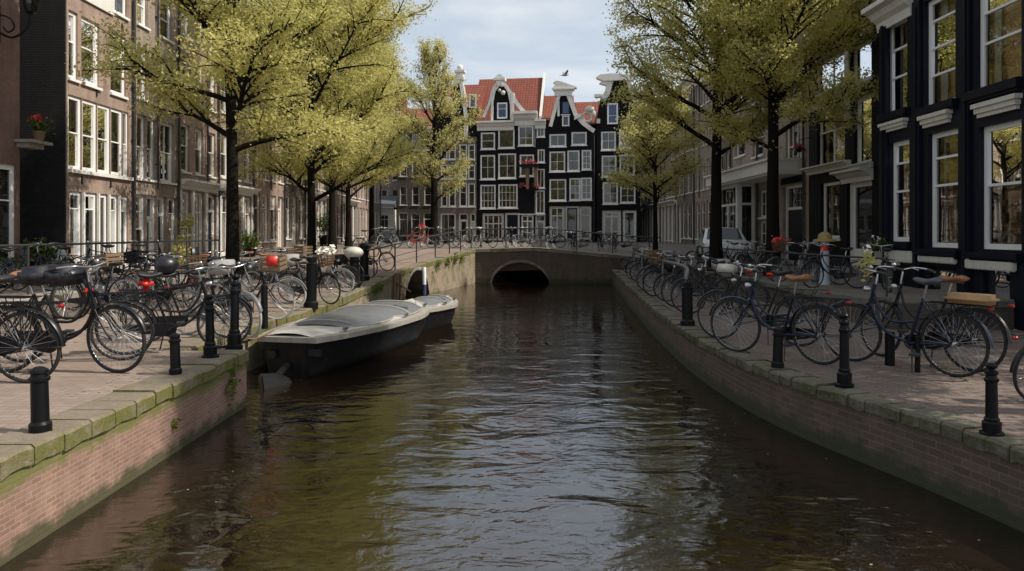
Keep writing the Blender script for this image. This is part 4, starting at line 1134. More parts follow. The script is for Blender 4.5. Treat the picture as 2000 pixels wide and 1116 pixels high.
# hoist with flower baskets
q = h.pz(1034, 322)
fb = empty('flower_basket', (h.ox+math.cos(FR)*q[0], h.oy+math.sin(FR)*q[0]-.7, q[1]+.86), FR, 'large hanging basket of red flowers with trailing panels on the bell gable house', 'flower basket')
mb = MB(); mb.box(-.75, -.3, -.25, .7, .3, -.05); mb.tube([(0, .7, .1), (0, 0, .15)], .05, 6); mb.build('basket', M['iron'], fb)
blob('flowers', fb, (0, 0, .15), (.65, .3, .16), 170, .14, M['petal_pink'], 71)
mb = MB(); mb.prism([(-.35, -.3), (0, -.3), (-.08, -2.0), (-.25, -2.0)], -.1, .1); mb.prism([(.35, -.3), (.65, -.3), (.6, -1.8), (.4, -1.8)], -.1, .1); mb.build('pale_panel', M['wood'], fb)
for k, pxx in enumerate((1021, 1047)):
    q = h.pz(pxx, 366)
    f2 = empty('flower_basket', (h.ox+math.cos(FR)*q[0], h.oy+math.sin(FR)*q[0]-.45, q[1]+.86), FR, 'small hanging basket of pink flowers, %s one under the large basket' % ('left' if k == 0 else 'right'), 'flower basket', 'small hanging flower baskets')
    mb = MB(); mb.ball((0, 0, -.1), .2); mb.tube([(0, 0, .05), (0, .45, .3)], .02, 5); mb.build('basket', M['iron'], f2, 40)
    blob('flowers', f2, (0, 0, .1), (.3, .3, .25), 110, .15, M['petal_pink'], 75+k)
# A2: set back strip between A and B
h = far_house(1044.5, 1066, 'narrow white trimmed corner strip between the two black gables')
W = h.pw
for (a, t, b, bt) in [(1048, 248, 1064, 268), (1050, 292, 1064, 318), (1048, 330, 1064, 368), (1046, 372, 1064, 418)]:
    h.window(h.px(a, t, b, bt), nx=2, fw=.1, gl='glass_far', rec=.03)
h.door(h.px(1045.5, 420, 1065, 470), 'white2', 'white', .25, True)
top = h.pz(1055, 243)[1]; h.wall(W, top, 6, M['black_wall']); h.boxpart('room_wall', 'interior_warm', (.05, .9, .1, W-.05, .95, top-.1))
h.cornice(top-.35, h=.7, d=.35); h.roof(top+.35, top+3.0, 7, 'tiles', y0=.4, x1=W+2)
# B: bell gable
h = far_house(1066.5, 1163, 'black house with a sweeping white neck gable and a small blue attic window')
W = h.pw
for (a, t, b, bt, nx, hb) in [(1073, 296, 1104, 336, 2, [.5]), (1108, 294, 1132, 335, 1, [.5]), (1136, 293, 1155, 332, 2, [.33, .66]), (1073, 350, 1106, 393, 2, [.55]), (1112, 348, 1134, 392, 2, [.33, .66]), (1134.5, 347, 1156, 391, 2, [.33, .66]),
        (1073, 262, 1106, 287, 2, []), (1116, 258, 1146, 284, 1, [])]:
    h.window(h.px(a, t, b, bt), nx=nx, hb=hb, fw=.12, bw=.03, gl='glass_far', rec=.03)
h.window(h.px(1073, 403, 1103, 470), nx=2, hb=[.72], fw=.2, bw=.1, fm='white2', gl='glass_far', sill=False)
h.door(h.px(1104, 403, 1131, 470), 'navy', 'white', .0, True, .14); h.window(h.px(1131.5, 403, 1155, 468), hb=[.25, .73], fw=.16, fm='white2', gl='glass_far', sill=False)
top = h.pz(1115, 252)[1]; h.wall(W, top, 7, M['black_wall']); h.boxpart('room_wall', 'interior_warm', (.1, .9, .1, W-.1, .95, top-.1))
gout = P2(h, [(1067, 262), (1072, 247), (1078, 225), (1086, 196), (1090, 184), (1114, 184), (1120, 200), (1128, 222), (1142, 238), (1158, 250), (1163, 253)])
gout = [(min(max(a, 0), W), b) for a, b in gout]
mb = MB(); mb.prism([(0, top-.01)]+gout[1:-1]+[(W, top-.01)], -.02, .35); mb.build('gable', M['black_wall'], h.root)
mb = MB(); mb.band(gout[1:5], .26, -.16, .42); mb.band(gout[5:], .34, -.16, .42)
x0, z0 = h.pz(1083, 186); x1, z1 = h.pz(1118, 186)
mb.box(x0, -.2, z0-.1, x1, .45, z0+.36); mb.box(x0-.12, -.32, z0+.362, x1+.15, .5, z0+.48); mb.prism([(x0-.2, z0+.482), (x1+.35, z0+.482), (x1+.35, z0+.55), (x0+.55, z0+1.02), (x0+.15, z0+1.1), (x0-.1, z0+.95), (x0+.15, z0+.82)], -.24, .42)
a = h.pz(1122, 232); b = h.pz(1134, 227); mb.prism([(a[0], a[1]-.15), (b[0], b[1]-.1), (b[0]+.1, b[1]+.15), (a[0], a[1]+.2)], -.3, .1)
r = h.px(1089, 198, 1093, 228); mb.box(r[0], -.12, r[1], r[2], -.021, r[3])
mb.build('gable_trim', M['white'], h.root)
mb = MB(); q = h.pz(1147, 229); mb.ring((q[0], -.05, q[1]), .36, .1, 'y', 20, 6); q2 = h.pz(1152, 214); mb.ball((q2[0], -.05, q2[1]), (.42, .2, .28)); mb.ball((q2[0]+.3, -.05, q2[1]-.35), (.2, .15, .3)); mb.build('scroll_ornament', M['white2'], h.root, True)
h.window(h.px(1097, 198, 1113, 224), fw=.08, gl='bluepane', fm='navy', hole=False, proud=.07, sill=True, sillm='white'); h.window(h.px(1098, 226, 1112, 247), fw=.1, gl='glass', hole=False, proud=.06, sill=False)
h.roof(top+.4, h.pz(1100, 184)[1], 6.5, 'tiles', -1.2, W+.35, y0=.5)
h.pipe(W-.1, top-.5)
# C: black neck gable, right part behind the tree
h = far_house(1165, 1251, 'tall black house with a crooked white neck gable at the right of the three')
W = h.pw
for (a, t, b, bt, nx, hb) in [(1175, 304, 1204, 346, 2, [.5]), (1210, 302, 1240, 343, 2, [.5]), (1177, 356, 1207, 399, 2, [.5]), (1211, 354, 1241, 397, 2, [.33, .66]), (1174, 257, 1203, 294, 2, [.5]), (1209, 253, 1240, 290, 2, [.5])]:
    h.window(h.px(a, t, b, bt), nx=nx, hb=hb, fw=.12, bw=.03, gl='glass_far', rec=.03)
h.window(h.px(1176, 411, 1213, 472), nx=2, hb=[.8], fw=.25, bw=.12, fm='white2', gl='glass_far', sill=False); h.window(h.px(1216, 411, 1243, 472), hb=[.2], fw=.2, fm='white', gl='glass_far', sill=False)
top = h.pz(1205, 240)[1]; h.wall(W, top, 7, M['black_wall']); h.boxpart('room_wall', 'interior_warm', (.1, .9, .1, W-.1, .95, top-.1))
gout = P2(h, [(1165, 240), (1168, 214), (1173, 192), (1181, 180), (1186, 160), (1189, 154), (1230, 152), (1234, 165), (1240, 185), (1247, 200), (1251, 238)])
gout = [(min(max(a, 0), W), b) for a, b in gout]
mb = MB(); mb.prism([(0, top-.01)]+gout[1:-1]+[(W, top-.01)], -.02, .35); mb.build('gable', M['black_wall'], h.root)
mb = MB(); mb.band(gout[2:6], .45, -.16, .42); mb.band(gout[6:10], .35, -.16, .42)
x0, z0 = h.pz(1178, 156); x1, z1 = h.pz(1238, 156)
mb.prism([(x0-.55, z0+.14), (x0+.05, z0-.16), (x1, z0-.12), (x1, z0+.26), (x0+.6, z0+.42), (x0-.25, z0+.36)], -.3, .45); mb.prism([(x0-.3, z0-.3), (x0+.3, z0-.5), (x0+.35, z0-.17), (x0-.1, z0-.2)], -.22, .4)
a = h.pz(1161, 188); mb.box(a[0], -.3, a[1]-.12, a[0]+.6, .2, a[1]+.1)
mb.build('gable_trim', M['white'], h.root)
h.window(h.px(1186, 202, 1207, 243), fw=.12, hb=[.4], gl='bluepane', hole=False, proud=.06, sill=False)
a = h.pz(1164, 236); h.boxpart('gutter_box', 'white2', (max(.02, a[0]), -.3, a[1]-.25, a[0]+.32, -.022, a[1]+.1))
h.roof(top+.2, top+2.2, 6.5, 'tiles', 0, W, y0=.5)
# Z: brown house with a black neck gable behind the tree
h = far_house(852, 930.5, 'brown house with tall narrow windows and a black attic gable beside the bridge tree')
W = h.pw
for c, (a, b) in enumerate([(861, 874), (876, 890), (897, 912), (914, 928)]):
    for (t, bt) in [(322, 350), (358, 404), (282, 312)]: h.window(h.px(a, t, b, bt), hb=[.6], fw=.1, gl='glass_far', rec=.05)
h.window(h.px(860, 417, 890, 472), nx=2, fw=.12, gl='glass_far', sill=False); h.door(h.px(896, 417, 914, 470), 'white2', 'white', .25, True); h.door(h.px(918, 417, 929, 470), 'white2', 'white', .3)
top = h.pz(890, 268)[1]; h.wall(W, top, 7, M['brick_grey']); h.boxpart('room_wall', 'interior_dark', (.1, .9, .1, W-.1, .95, top-.1))
g0 = P2(h, [(872, 268), (876, 210), (884, 168), (889, 158), (902, 158), (906, 170), (911, 200), (914, 225), (914, 268)])
mb = MB(); mb.prism(g0, -.03, .35); mb.build('gable', M['black_wall'], h.root)
mb = MB(); mb.band(g0[2:9], .3, -.18, .4)
x0, z0 = h.pz(884, 157); x1, z1 = h.pz(906, 157); mb.box(x0, -.25, z0, x1, .45, z0+.25); mb.box(x0+.3, -.2, z0+.252, x1-.05, .4, z0+.6); mb.box(x0+.2, -.28, z0+.602, x1+.1, .45, z0+.78)
mb.ball(((x0+x1)/2+.15, 0, z0+1.0), .25); mb.build('gable_trim', M['white'], h.root, 40)
h.cornice(h.pz(0, 178)[1] if False else top+2.6, -.2, h.pz(884, 200)[0], .6, .4)
h.boxpart('attic_wall', 'black_wall', (0, .02, top, W, .3, top+2.4))
h.window(h.px(917, 185, 931, 212), fw=.1, gl='glass_far', hole=False, proud=.2, sill=False)
h.roof(top+2.3, h.pz(890, 148)[1], 6.5, 'tiles', -.5, W+.1, y0=.45)

# closing houses at the end of the left street, behind the trees
h = House(-14.6, 66, 0, .86, 'white low house with a pale blue plinth at the end of the left street', FG)
for i in range(3): h.window((.35+i*1.05, .95, 1.15+i*1.05, 2.4), nx=2, hb=[.7], gl='glass_far')
h.wall(3.7, 2.9, 6, M['white']); h.boxpart('room_wall', 'interior_dark', (.1, .9, .1, 3.6, .95, 2.7)); h.boxpart('plinth', 'pale_blue', (0, -.12, 0, 3.7, -.003, .7)); h.cornice(2.65); h.roof(3.1, 4.3, 6, 'slate')
for k, (x, yy_, w, m) in enumerate([(-10.8, 67.5, 4.6, 'brick_dark'), (-6.1, 67.5, 3.6, 'brick_grey')]):
    row_house(x, yy_, 0, .86, w, [2.7, 2.5, 2.3], M[m], ['dark brick house with white ground floor windows behind the bridge tree', 'grey brick house between the bridge tree and the gabled row'][k], FG, seed=80+k)
row_house(-20.5, 74, 0, .86, 9, [2.8, 2.6, 2.4, 2.2], M['brick_tan'], 'tall tan brick house rising behind the low white house', FG, seed=84)

# ------------------------------------------------------------------ bicycles
WR = .345
AX = 1.13
PIV = .93
_cache = {}
def cm_(key, fn):
    if key not in _cache: _cache[key] = fn()
    return _cache[key]
def me_rim(c, z=WR):
    mb = MB(); mb.ring((0, 0, z), WR-.028, .011, 'y', 44, 6)
    mb.lathe([(.012, -.055), (.022, -.05), (.016, -.02), (.016, .02), (.022, .05), (.012, .055)], (0, 0, z), 10, 'y')
    return mb.mesh('wheel', M['rim'], 50)
def me_tyre(mat):
    mb = MB(); mb.ring((0, 0, WR), WR-.019, .0195, 'y', 48, 8)
    return mb.mesh('tyre', M[mat], True)
def me_spokes():
    mb = MB()
    for i in range(28):
        a = 2*PI*i/28; sg = 1 if i % 2 else -1; b = a+(.55 if (i//2) % 2 else -.55)
        mb.tube([(.02*math.cos(b), sg*.03, WR+.02*math.sin(b)), ((WR-.03)*math.cos(a), 0, WR+(WR-.03)*math.sin(a))], .0021, 4, False)
    return mb.mesh('spokes', M['spoke'])
def arc_guard(a0, a1, rad, w, n=22):
    rows = []
    for k in range(n+1):
        a = a0+(a1-a0)*k/n
        rows.append([((rad-q*q*.012)*math.cos(a), w*q, WR+(rad-q*q*.012)*math.sin(a)) for q in (-1, -.5, 0, .5, 1)])
    return rows
def me_guard(mat, front):
    mb = MB()
    if front: mb.grid(arc_guard(R(15), R(165), WR+.03, .026)); s = [R(165)]
    else: mb.grid(arc_guard(R(-8), R(178), WR+.035, .03)); s = [R(178), R(100)]
    for a in s:
        for y in (-.035, .035): mb.tube([(0, y*1.4, WR), ((WR+.03)*math.cos(a), y*.8, WR+(WR+.03)*math.sin(a))], .004, 4)
    return mb.mesh('mudguard', M[mat], True)
def me_frame(mat, style):
    mb = MB(); bb = (.47, 0, .3); st = (.3, 0, .8)
    mb.tube([bb, (.385, 0, .55), st], .016, 10)
    mb.tube([(PIV-.02, 0, .66), (PIV-.09, 0, .92)], .02, 10)
    if style == 'step':
        mb.tube(curve([(PIV-.035, 0, .7), (.83, 0, .52), (.7, 0, .38), bb], 6), .017, 10)
        mb.tube(curve([(PIV-.075, 0, .86), (.8, 0, .66), (.66, 0, .52), (.39, 0, .54)], 6), .014, 10)
    else:
        mb.tube([(PIV-.03, 0, .69), bb], .017, 10); mb.tube([(PIV-.08, 0, .87), (.31, 0, .78)], .015, 10)
    for y in (-.055, .055):
        mb.tube([(.47, y*.6, .3), (0, y, WR)], .011, 8); mb.tube([(.305, y*.4, .78), (0, y, WR)], .009, 8)
    mb.lathe([(.03, -.045), (.03, .045)], bb, 12, 'y')
    return mb.mesh('frame', M[mat], 50)
def me_fork(mat):
    mb = MB(); dx = AX-PIV
    for y in (-.05, .05): mb.tube(curve([(-.02, y*.5, .65), (.07, y, .52), (.13, y, .42), (dx, y, WR)], 4), .011, 8)
    mb.tube([(-.02, -.03, .655), (-.02, .03, .655)], .018, 8)
    return mb.mesh('fork', M[mat], 50)
def me_bar():
    mb = MB()
    mb.tube([(-.09, 0, .9), (-.115, 0, 1.04), (-.08, 0, 1.07)], .012, 8)
    mb.tube(curve([(-.3, -.27, 1.06), (-.18, -.27, 1.09), (-.06, -.2, 1.1), (-.07, 0, 1.07), (-.06, .2, 1.1), (-.18, .27, 1.09), (-.3, .27, 1.06)], 5), .011, 8)
    mb.tube([(-.06, -.16, 1.1), (-.14, -.2, 1.07)], .006, 5); mb.tube([(-.06, .16, 1.1), (-.14, .2, 1.07)], .006, 5)
    mb.ball((-.08, .1, 1.12), .025)
    return mb.mesh('handlebar', M['chrome'], 50)
def me_grip(sg):
    mb = MB(); mb.tube([(-.3, sg*.27, 1.06), (-.2, sg*.272, 1.086)], .018, 8); return mb.mesh('grip', M['saddle_black'], 50)
def me_lamp():
    mb = MB(); mb.lathe([(.012, -.06), (.032, -.03), (.038, 0), (.034, .012)], (-.0, 0, .86), 12, 'x'); return mb.mesh('headlamp', M['chrome'], 50)
def me_saddle(mat):
    mb = MB(); n = 10; rows = []
    for k in range(n+1):
        t = k/n; x = -.13+.28*t
        w = .1*(1-t)**.6*(1 if t > .08 else .8)+.022
        hgt = .035*(1-.3*t)*(1 if k not in (0, n) else .45)
        zc = .995+.012*math.cos(t*6)
        rows.append([(x, w*math.sin(a), zc+hgt*math.cos(a) if math.cos(a) > 0 else zc+hgt*1.3*math.cos(a)) for a in [2*PI*j/12 for j in range(12)]])
    vs = [p for r in rows for p in r]
    fs = [(i*12+j, i*12+(j+1) % 12, (i+1)*12+(j+1) % 12, (i+1)*12+j) for i in range(n) for j in range(12)]+[tuple(range(11, -1, -1)), tuple(n*12+j for j in range(12))]
    mb.add([(p[0]+.25, p[1], p[2]) for p in vs], fs)
    return mb.mesh('saddle', M[mat], True)
def me_post():
    mb = MB(); mb.tube([(.3, 0, .78), (.255, 0, .965)], .0125, 8)
    for y in (-.03, .03): mb.tube([(.14, y, .95), (.2, y, .962), (.32, y, .962)], .004, 5)
    return mb.mesh('seat_post', M['chrome'], 50)
def me_rack():
    mb = MB()
    for y in (-.06, 0, .06): mb.tube([(.26, y, .77), (-.36, y, .775)], .005, 6)
    for x in (-.36, -.12, .12): mb.tube([(x, -.06, .772), (x, .06, .772)], .005, 6)
    for y in (-.065, .065): mb.tube([(0, y, WR), (-.2, y, .77)], .005, 6); mb.tube([(0, y, WR), (-.02, y, .77)], .005, 6)
    return mb.mesh('rack', M['frame_black'], 50)
def me_case(mat):
    mb = MB(); pts = []
    for k in range(13): a = PI/2+PI*k/12; pts.append((.0+  .04*math.cos(a), WR+.04*math.sin(a)))
    for k in range(13): a = -PI/2+PI*k/12; pts.append((.47+.085*math.cos(a), .3+.085*math.sin(a)))
    mb.prism(pts, -.075, -.045); return mb.mesh('chain_case', M[mat], 30)
def me_crank(sg):
    mb = MB()
    if 1:
        a = R(35)+(PI if sg > 0 else 0); e = (.47+.165*math.cos(a), sg*.085, .3+.165*math.sin(a))
        mb.tube([(.47, sg*.08, .3), e], .009, 6); mb.box(e[0]-.045, e[1], e[2]-.012, e[0]+.045, e[1]+sg*.09, e[2]+.012)
    return mb.mesh('crank', M['iron_worn'])
def me_tail():
    mb = MB(); mb.lathe([(.02, .02), (.022, -.015), (.012, -.03)], (-.36, 0, .745), 10, 'x'); return mb.mesh('tail_lamp', M['red_light'], 50)
def me_stand():
    mb = MB(); mb.tube([(.42, .03, .28), (.36, .16, .0)], .009, 6); return mb.mesh('kickstand', M['iron_worn'])
def me_crate(mat):
    mb = MB(); x0, x1, y, z0, z1 = -.02, .34, .22, .92, 1.18
    for k in range(3):
        za = z0+.02+k*.085
        mb.box(x0, -y, za, x1, -y+.012, za+.06); mb.box(x0, y-.012, za, x1, y, za+.06); mb.box(x0, -y+.013, za, x0+.012, y-.013, za+.06); mb.box(x1-.012, -y+.013, za, x1, y-.013, za+.06)
    mb.box(x0+.013, -y+.013, z0, x1-.013, y-.013, z0+.012)
    for xx in (x0+.013, x1-.035):
        for yy in (-y+.013, y-.035): mb.box(xx, yy, z0+.013, xx+.022, yy+.022, z1)
    mb.tube([(.1, 0, .92), (.0, 0, .7)], .01, 6)
    return mb.mesh('crate', M[mat])
def me_basket(mat):
    mb = MB()
    for k in range(5):
        z = .88+k*.06; w = .13+k*.012
        mb.tube([(w*math.cos(a)+.14, 1.25*w*math.sin(a), z) for a in [2*PI*j/16 for j in range(17)]], .01, 5)
    for j in range(16):
        a = 2*PI*j/16; mb.tube([(.13*math.cos(a)+.14, 1.25*.13*math.sin(a), .88), (.178*math.cos(a)+.14, 1.25*.178*math.sin(a), 1.12)], .008, 4)
    mb.lathe([(.01, .875), (.14, .88)], (.14, 0, 0), 14)
    return mb.mesh('basket', M[mat])
def soft_box(x0, y0, z0, x1, y1, z1, mat, name, bev=.05):
    mb = MB(); mb.box(x0, y0, z0, x1, y1, z1); return mb.mesh(name, M[mat], True, bev)
_bikes = []
def bike(x, y, z, deg, label, frame='frame_black', saddle='saddle_black', style='step', steer=0, lean=5, s=1.0, tyre='tyre', extras=(), group='bicycles parked along the canal', small=False, simple_spokes=False):
    """x,y = where the rear wheel touches the ground; deg = heading"""
    t = empty('bicycle', (x, y, z), 0, label, 'bicycle', group)
    t.rotation_euler = (R(lean), 0, R(deg)); t.scale = (s, s, s)
    def part(name, key, fn, parent=t, loc=None, rz=0.0):
        o = link(name, cm_(key, fn), parent)
        if loc: o.location = loc
        if rz: o.rotation_euler = (0, 0, rz)
        return o
    st = R(steer)
    part('frame', ('frame', frame, style), lambda: me_frame(frame, style))
    w1 = part('wheel', ('rim',), lambda: me_rim(0)); w1.rotation_euler = (0, 0, 0)
    # the front end turns about the steering head
    ca, sa = math.cos(st), math.sin(st)
    w2 = part('wheel', ('rim',), lambda: me_rim(0), t, (PIV+(AX-PIV)*ca, (AX-PIV)*sa, 0), st)
    for w in (w1, w2):
        part('tyre', ('tyre', tyre), lambda: me_tyre(tyre), w); part('spokes', ('spk',), me_spokes, w)
    part('mudguard', ('mgr', frame), lambda: me_guard(frame, False)); part('mudguard', ('mgf', frame), lambda: me_guard(frame, True), t, (PIV+(AX-PIV)*ca, (AX-PIV)*sa, 0), st)
    part('fork', ('fork', frame), lambda: me_fork(frame), t, (PIV, 0, 0), st)
    hb = part('handlebar', ('bar',), me_bar, t, (PIV, 0, 0), st)
    if not small:
        part('grip', ('grip', 1), lambda: me_grip(1), hb); part('grip', ('grip', -1), lambda: me_grip(-1), hb)
        part('headlamp', ('lamp',), me_lamp, t, (PIV+.02*ca, .02*sa, 0), st); part('tail_lamp', ('tail',), me_tail); part('crank', ('crank', 1), lambda: me_crank(1)); part('crank', ('crank', -1), lambda: me_crank(-1)); part('kickstand', ('stand',), me_stand)
    part('saddle', ('sad', saddle), lambda: me_saddle(saddle)); part('seat_post', ('post',), me_post); part('rack', ('rack',), me_rack)
    part('chain_case', ('case', frame), lambda: me_case(frame if frame != 'frame_blue' else 'frame_black'))
    for e in extras:
        if e == 'crate': part('crate', ('crate', 'wood'), lambda: me_crate('wood'), t, (PIV, 0, 0), st)
        elif e == 'black_crate': part('crate', ('crate', 'bag_black'), lambda: me_crate('bag_black'), t, (PIV, 0, 0), st)
        elif e == 'basket': part('basket', ('basket',), lambda: me_basket('wicker'), t, (PIV, 0, 0), st)
        elif e == 'cushion': part('rear_cushion', ('cush',), lambda: soft_box(-.42, -.1, .785, .06, .1, .885, 'tan', 'rear_cushion', .04))
        elif e == 'bags':
            part('bag', ('bagA',), lambda: soft_box(-.02, -.17, .96, .25, .17, 1.16, 'bag_black', 'bag', .05), t, (PIV-.4, 0, -.06), st); part('bag', ('bagB',), lambda: soft_box(-.32, -.19, .95, -.03, .19, 1.13, 'bag_black', 'bag', .05), t, (PIV-.4, 0, -.05), st)
        elif e == 'pannier':
            part('pannier', ('panA',), lambda: soft_box(-.36, .07, .42, .02, .19, .77, 'bag_black', 'pannier', .03)); part('pannier', ('panB',), lambda: soft_box(-.36, -.19, .42, .02, -.07, .77, 'bag_black', 'pannier', .03))
        elif e == 'red_seat':
            part('seat_cover', ('redseat',), lambda: soft_box(.12, -.09, .8, .3, .09, .97, 'red_plastic', 'seat_cover', .06))
        elif e == 'red_tail': part('reflector', ('redtail',), lambda: soft_box(-.46, -.07, .78, -.3, .07, .84, 'red_plastic', 'reflector', .025))
        elif e == 'helmet':
            part('helmet', ('helmet',), lambda: (lambda m: (m.ball((.26, 0, 1.13), (.17, .15, .14)), m.mesh('helmet', M['bag_black'], True))[1])(MB()))
        elif e == 'red_cloth': part('cloth', ('redcloth',), lambda: soft_box(.1, -.235, 1.02, .3, -.17, 1.21, 'red_plastic', 'cloth', .012), t, (PIV, 0, 0), st)
        elif e == 'grey_box': part('box', ('gbox',), lambda: soft_box(-.38, -.2, .79, .02, .2, 1.05, 'grey_cloth', 'box', .02))
        elif e == 'white_box': part('box', ('wbox',), lambda: soft_box(0, -.14, .97, .2, .14, 1.09, 'white2', 'box', .01), t, (PIV, 0, 0), st)
        elif e in ('white_flowers', 'red_flowers'):
            mt = 'petal_white' if e[0] == 'w' else 'petal_red'
            part('basket', ('basket',), lambda: me_basket('wicker'), t, (PIV, 0, 0), st)
            blob('flowers', t, (PIV+.14, 0, 1.2), (.17, .2, .11), 90, .1, M[mt], 90+len(_bikes))
        elif e == 'plant':
            blob('leaves', t, (PIV+.0, 0, 1.13), (.1, .11, .14), 70, .07, M['leaf_far'], 91); blob('flowers', t, (PIV, .02, 1.32), (.05, .06, .06), 10, .05, M['petal_white'], 92)
        elif e == 'red_guard': part('skirt_guard', ('rguard',), lambda: (lambda m: (m.grid(arc_guard(R(-60), R(-10), WR-.08, .01)), m.mesh('skirt_guard', M['frame_red'], True))[1])(MB()), t, (PIV+(AX-PIV)*ca, (AX-PIV)*sa, 0), st)
        elif e == 'child_seat':
            part('child_seat', ('cseat',), lambda: (lambda m: (m.box(-.3, -.16, .82, .1, .16, .88), m.box(-.34, -.16, .82, -.27, .16, 1.25), m.box(-.26, .13, .88, .06, .16, 1.0), m.box(-.26, -.16, .88, .06, -.13, 1.0), m.mesh('child_seat', M['bag_black'], True, .02))[5-1])(MB()))
    _bikes.append(t)
    return t
GL = 'bicycles on the left quay'; GR = 'bicycles on the right quay'
# left quay, front row (nearest first)
bike(-5.15, 7.62, 0, 178, 'large black bicycle nearest the viewer at the left edge, only its rear half in view', group=GL, lean=-4, s=1.12)
bike(-5.78, 8.2, 0, 2, 'black bicycle with tan saddle and two black bags on its handlebar', saddle='saddle_brown', extras=('bags',), group=GL, steer=-14, lean=4, s=1.13)
bike(-6.05, 8.85, 0, 4, 'black bicycle tucked right behind the bicycle with the black bags', saddle='saddle_brown', group=GL, steer=12, s=1.06)
bike(-5.05, 9.4, 0, 24, 'bicycle with bright red seat cover and red rear reflector', extras=('red_seat', 'red_tail'), group=GL, steer=8, s=1.06)
bike(-5.35, 10.5, 0, 25, 'black bicycle with a round black helmet on its saddle', extras=('helmet',), group=GL, style='diamond', steer=-20)
bike(-5.1, 11.3, 0, -14, 'dark bicycle standing behind the tallest ornate bollard', group=GL, tyre='tyre_pale', frame='frame_grey', steer=-20)
bike(-5.45, 13.1, 0, 6, 'bicycle with pale tyres and a wooden crate hung with red cloth', extras=('crate', 'red_cloth'), tyre='tyre_pale', group=GL, steer=-6)
bike(-5.65, 14.5, 0, 2, 'grey bicycle with pale tyres behind the wooden crate bicycle', frame='frame_grey', tyre='tyre_pale', extras=('grey_box',), group=GL, steer=6)
bike(-5.1, 16.5, 0, -22, 'bicycle with a basket of white flowers beside the thick black post', extras=('white_flowers',), group=GL, steer=-10)
bike(-5.45, 18.2, 0, -6, 'grey bicycle with a grey box on its rack just past the white flowers', frame='frame_grey', extras=('grey_box',), group=GL, tyre='tyre_pale', steer=12)
bike(-5.55, 19.4, 0, -10, 'black bicycle leaning near the pale topped post', group=GL, steer=20)
bike(-5.6, 21.6, .01, -28, 'slim black bicycle past the pale topped post', group=GL, style='diamond')
bike(-5.75, 24.6, .08, -32, 'dark bicycle near the start of the bridge railing', group=GL, steer=10, extras=('pannier',))
bike(-5.5, 26.2, .22, -25, 'black bicycle at the foot of the bridge ramp', group=GL)
bike(-6.5, 30.6, .7, -10, 'low bicycle alone on the bridge ramp', group=GL, frame='frame_green')
# left quay, second row against the ledge
rnd = random.Random(12)
yy = 13.2
fr = ['frame_black', 'frame_blue', 'frame_black', 'frame_grey', 'frame_black', 'frame_black', 'frame_green']
ex = [('crate',), (), ('basket',), (), ('black_crate',), ('child_seat',), (), ('pannier',), ('basket',), ()]
for k in range(11):
    x = -7.0+rnd.uniform(-.35, .25) if k % 3 else -7.8+rnd.uniform(-.1, .2)
    if abs(yy-18) < .5: yy += .7
    bike(x-.4, yy, zq(yy), rnd.choice([8, -12, 20, 170, 190, 30])+rnd.uniform(-10, 10) if k % 3 else 75+rnd.uniform(-15, 15),
         '%s bicycle of the back row on the left quay, counting from the front' % ORD[k], frame=fr[k % 7], saddle=rnd.choice(['saddle_black', 'saddle_brown', 'saddle_black']),
         style=rnd.choice(['step', 'step', 'diamond']), steer=rnd.uniform(-25, 25), lean=rnd.uniform(-7, 7), extras=ex[k % 10], group=GL, tyre='tyre_pale' if k % 4 == 1 else 'tyre')
    yy += rnd.uniform(.75, 1.0)
# raised left street
for k in range(9):
    y = 12.9+k*.86
    bike(-10.0+rnd.uniform(-.15, .15), y, .42, 20+rnd.uniform(-35, 35) if k % 2 else 160+rnd.uniform(-20, 20), '%s bicycle from the left on the raised street below the tall white windows' % ORD[k],
         frame=rnd.choice(fr), style=rnd.choice(['step', 'diamond']), steer=rnd.uniform(-25, 25), lean=rnd.uniform(-6, 6), s=.86, group='bicycles on the raised left street', small=True, tyre='tyre_pale' if k == 0 else 'tyre')
# bridge
bx = -6.4
for k in range(19):
    yb_ = 35.3+rnd.uniform(-.2, .3)
    fcol = 'frame_red' if k in (2, 3) else rnd.choice(fr[:5])
    bike(bx, yb_, .86 if bx < 3 else .66, rnd.choice([20, 60, 100, 150, 200, 75])+rnd.uniform(-15, 15), ('red bicycle by the trunk of the bridge tree, %s of two' % ('left' if k == 2 else 'right')) if k in (2, 3) else '%s bicycle from the left behind the bridge railing' % ORD[k],
         frame=fcol, style=rnd.choice(['step', 'diamond']), steer=rnd.uniform(-25, 25), lean=rnd.uniform(-7, 7), s=.92, group='bicycles on the bridge', small=True, extras=('red_flowers',) if k == 2 else (), tyre='tyre_pale' if k % 3 == 0 else 'tyre')
    bx += rnd.uniform(.55, .8)
# right quay, front row (nearest first)
bike(5.22, 8.45, -.1, 122, 'large navy step through bicycle with grey saddle and tan rear cushion', frame='frame_blue', saddle='saddle_grey', extras=('cushion', 'plant'), group=GR, steer=12, lean=-3, s=1.13)
bike(5.62, 8.75, -.1, 118, 'bicycle with brown saddle showing just behind the tan cushion bicycle', saddle='saddle_brown', group=GR, steer=-15, lean=4, s=1.13)
bike(3.98, 9.25, -.1, 126, 'navy bicycle with a tan brown saddle second from the right front', frame='frame_blue', saddle='saddle_brown', group=GR, steer=10, lean=-4, s=1.12)
bike(4.3, 10.75, -.1, 142, 'black bicycle with a white box in front of the navy brown saddled one', group=GR, s=1.1, steer=0, extras=('white_box',))
bike(4.75, 14.4, -.1, 150, 'black bicycle with a red guard on its front wheel', group=GR, s=1.08, extras=('red_guard', 'red_tail'), steer=8)
bike(4.85, 15.9, -.1, 158, 'dark bicycle with a red rear reflector behind the red guarded one', group=GR, extras=('red_tail',), s=1.05)
bike(5.25, 7.15, -.1, 8, 'small black bicycle cut by the right edge of the picture', group=GR, style='diamond', s=.9, steer=-10, lean=6)
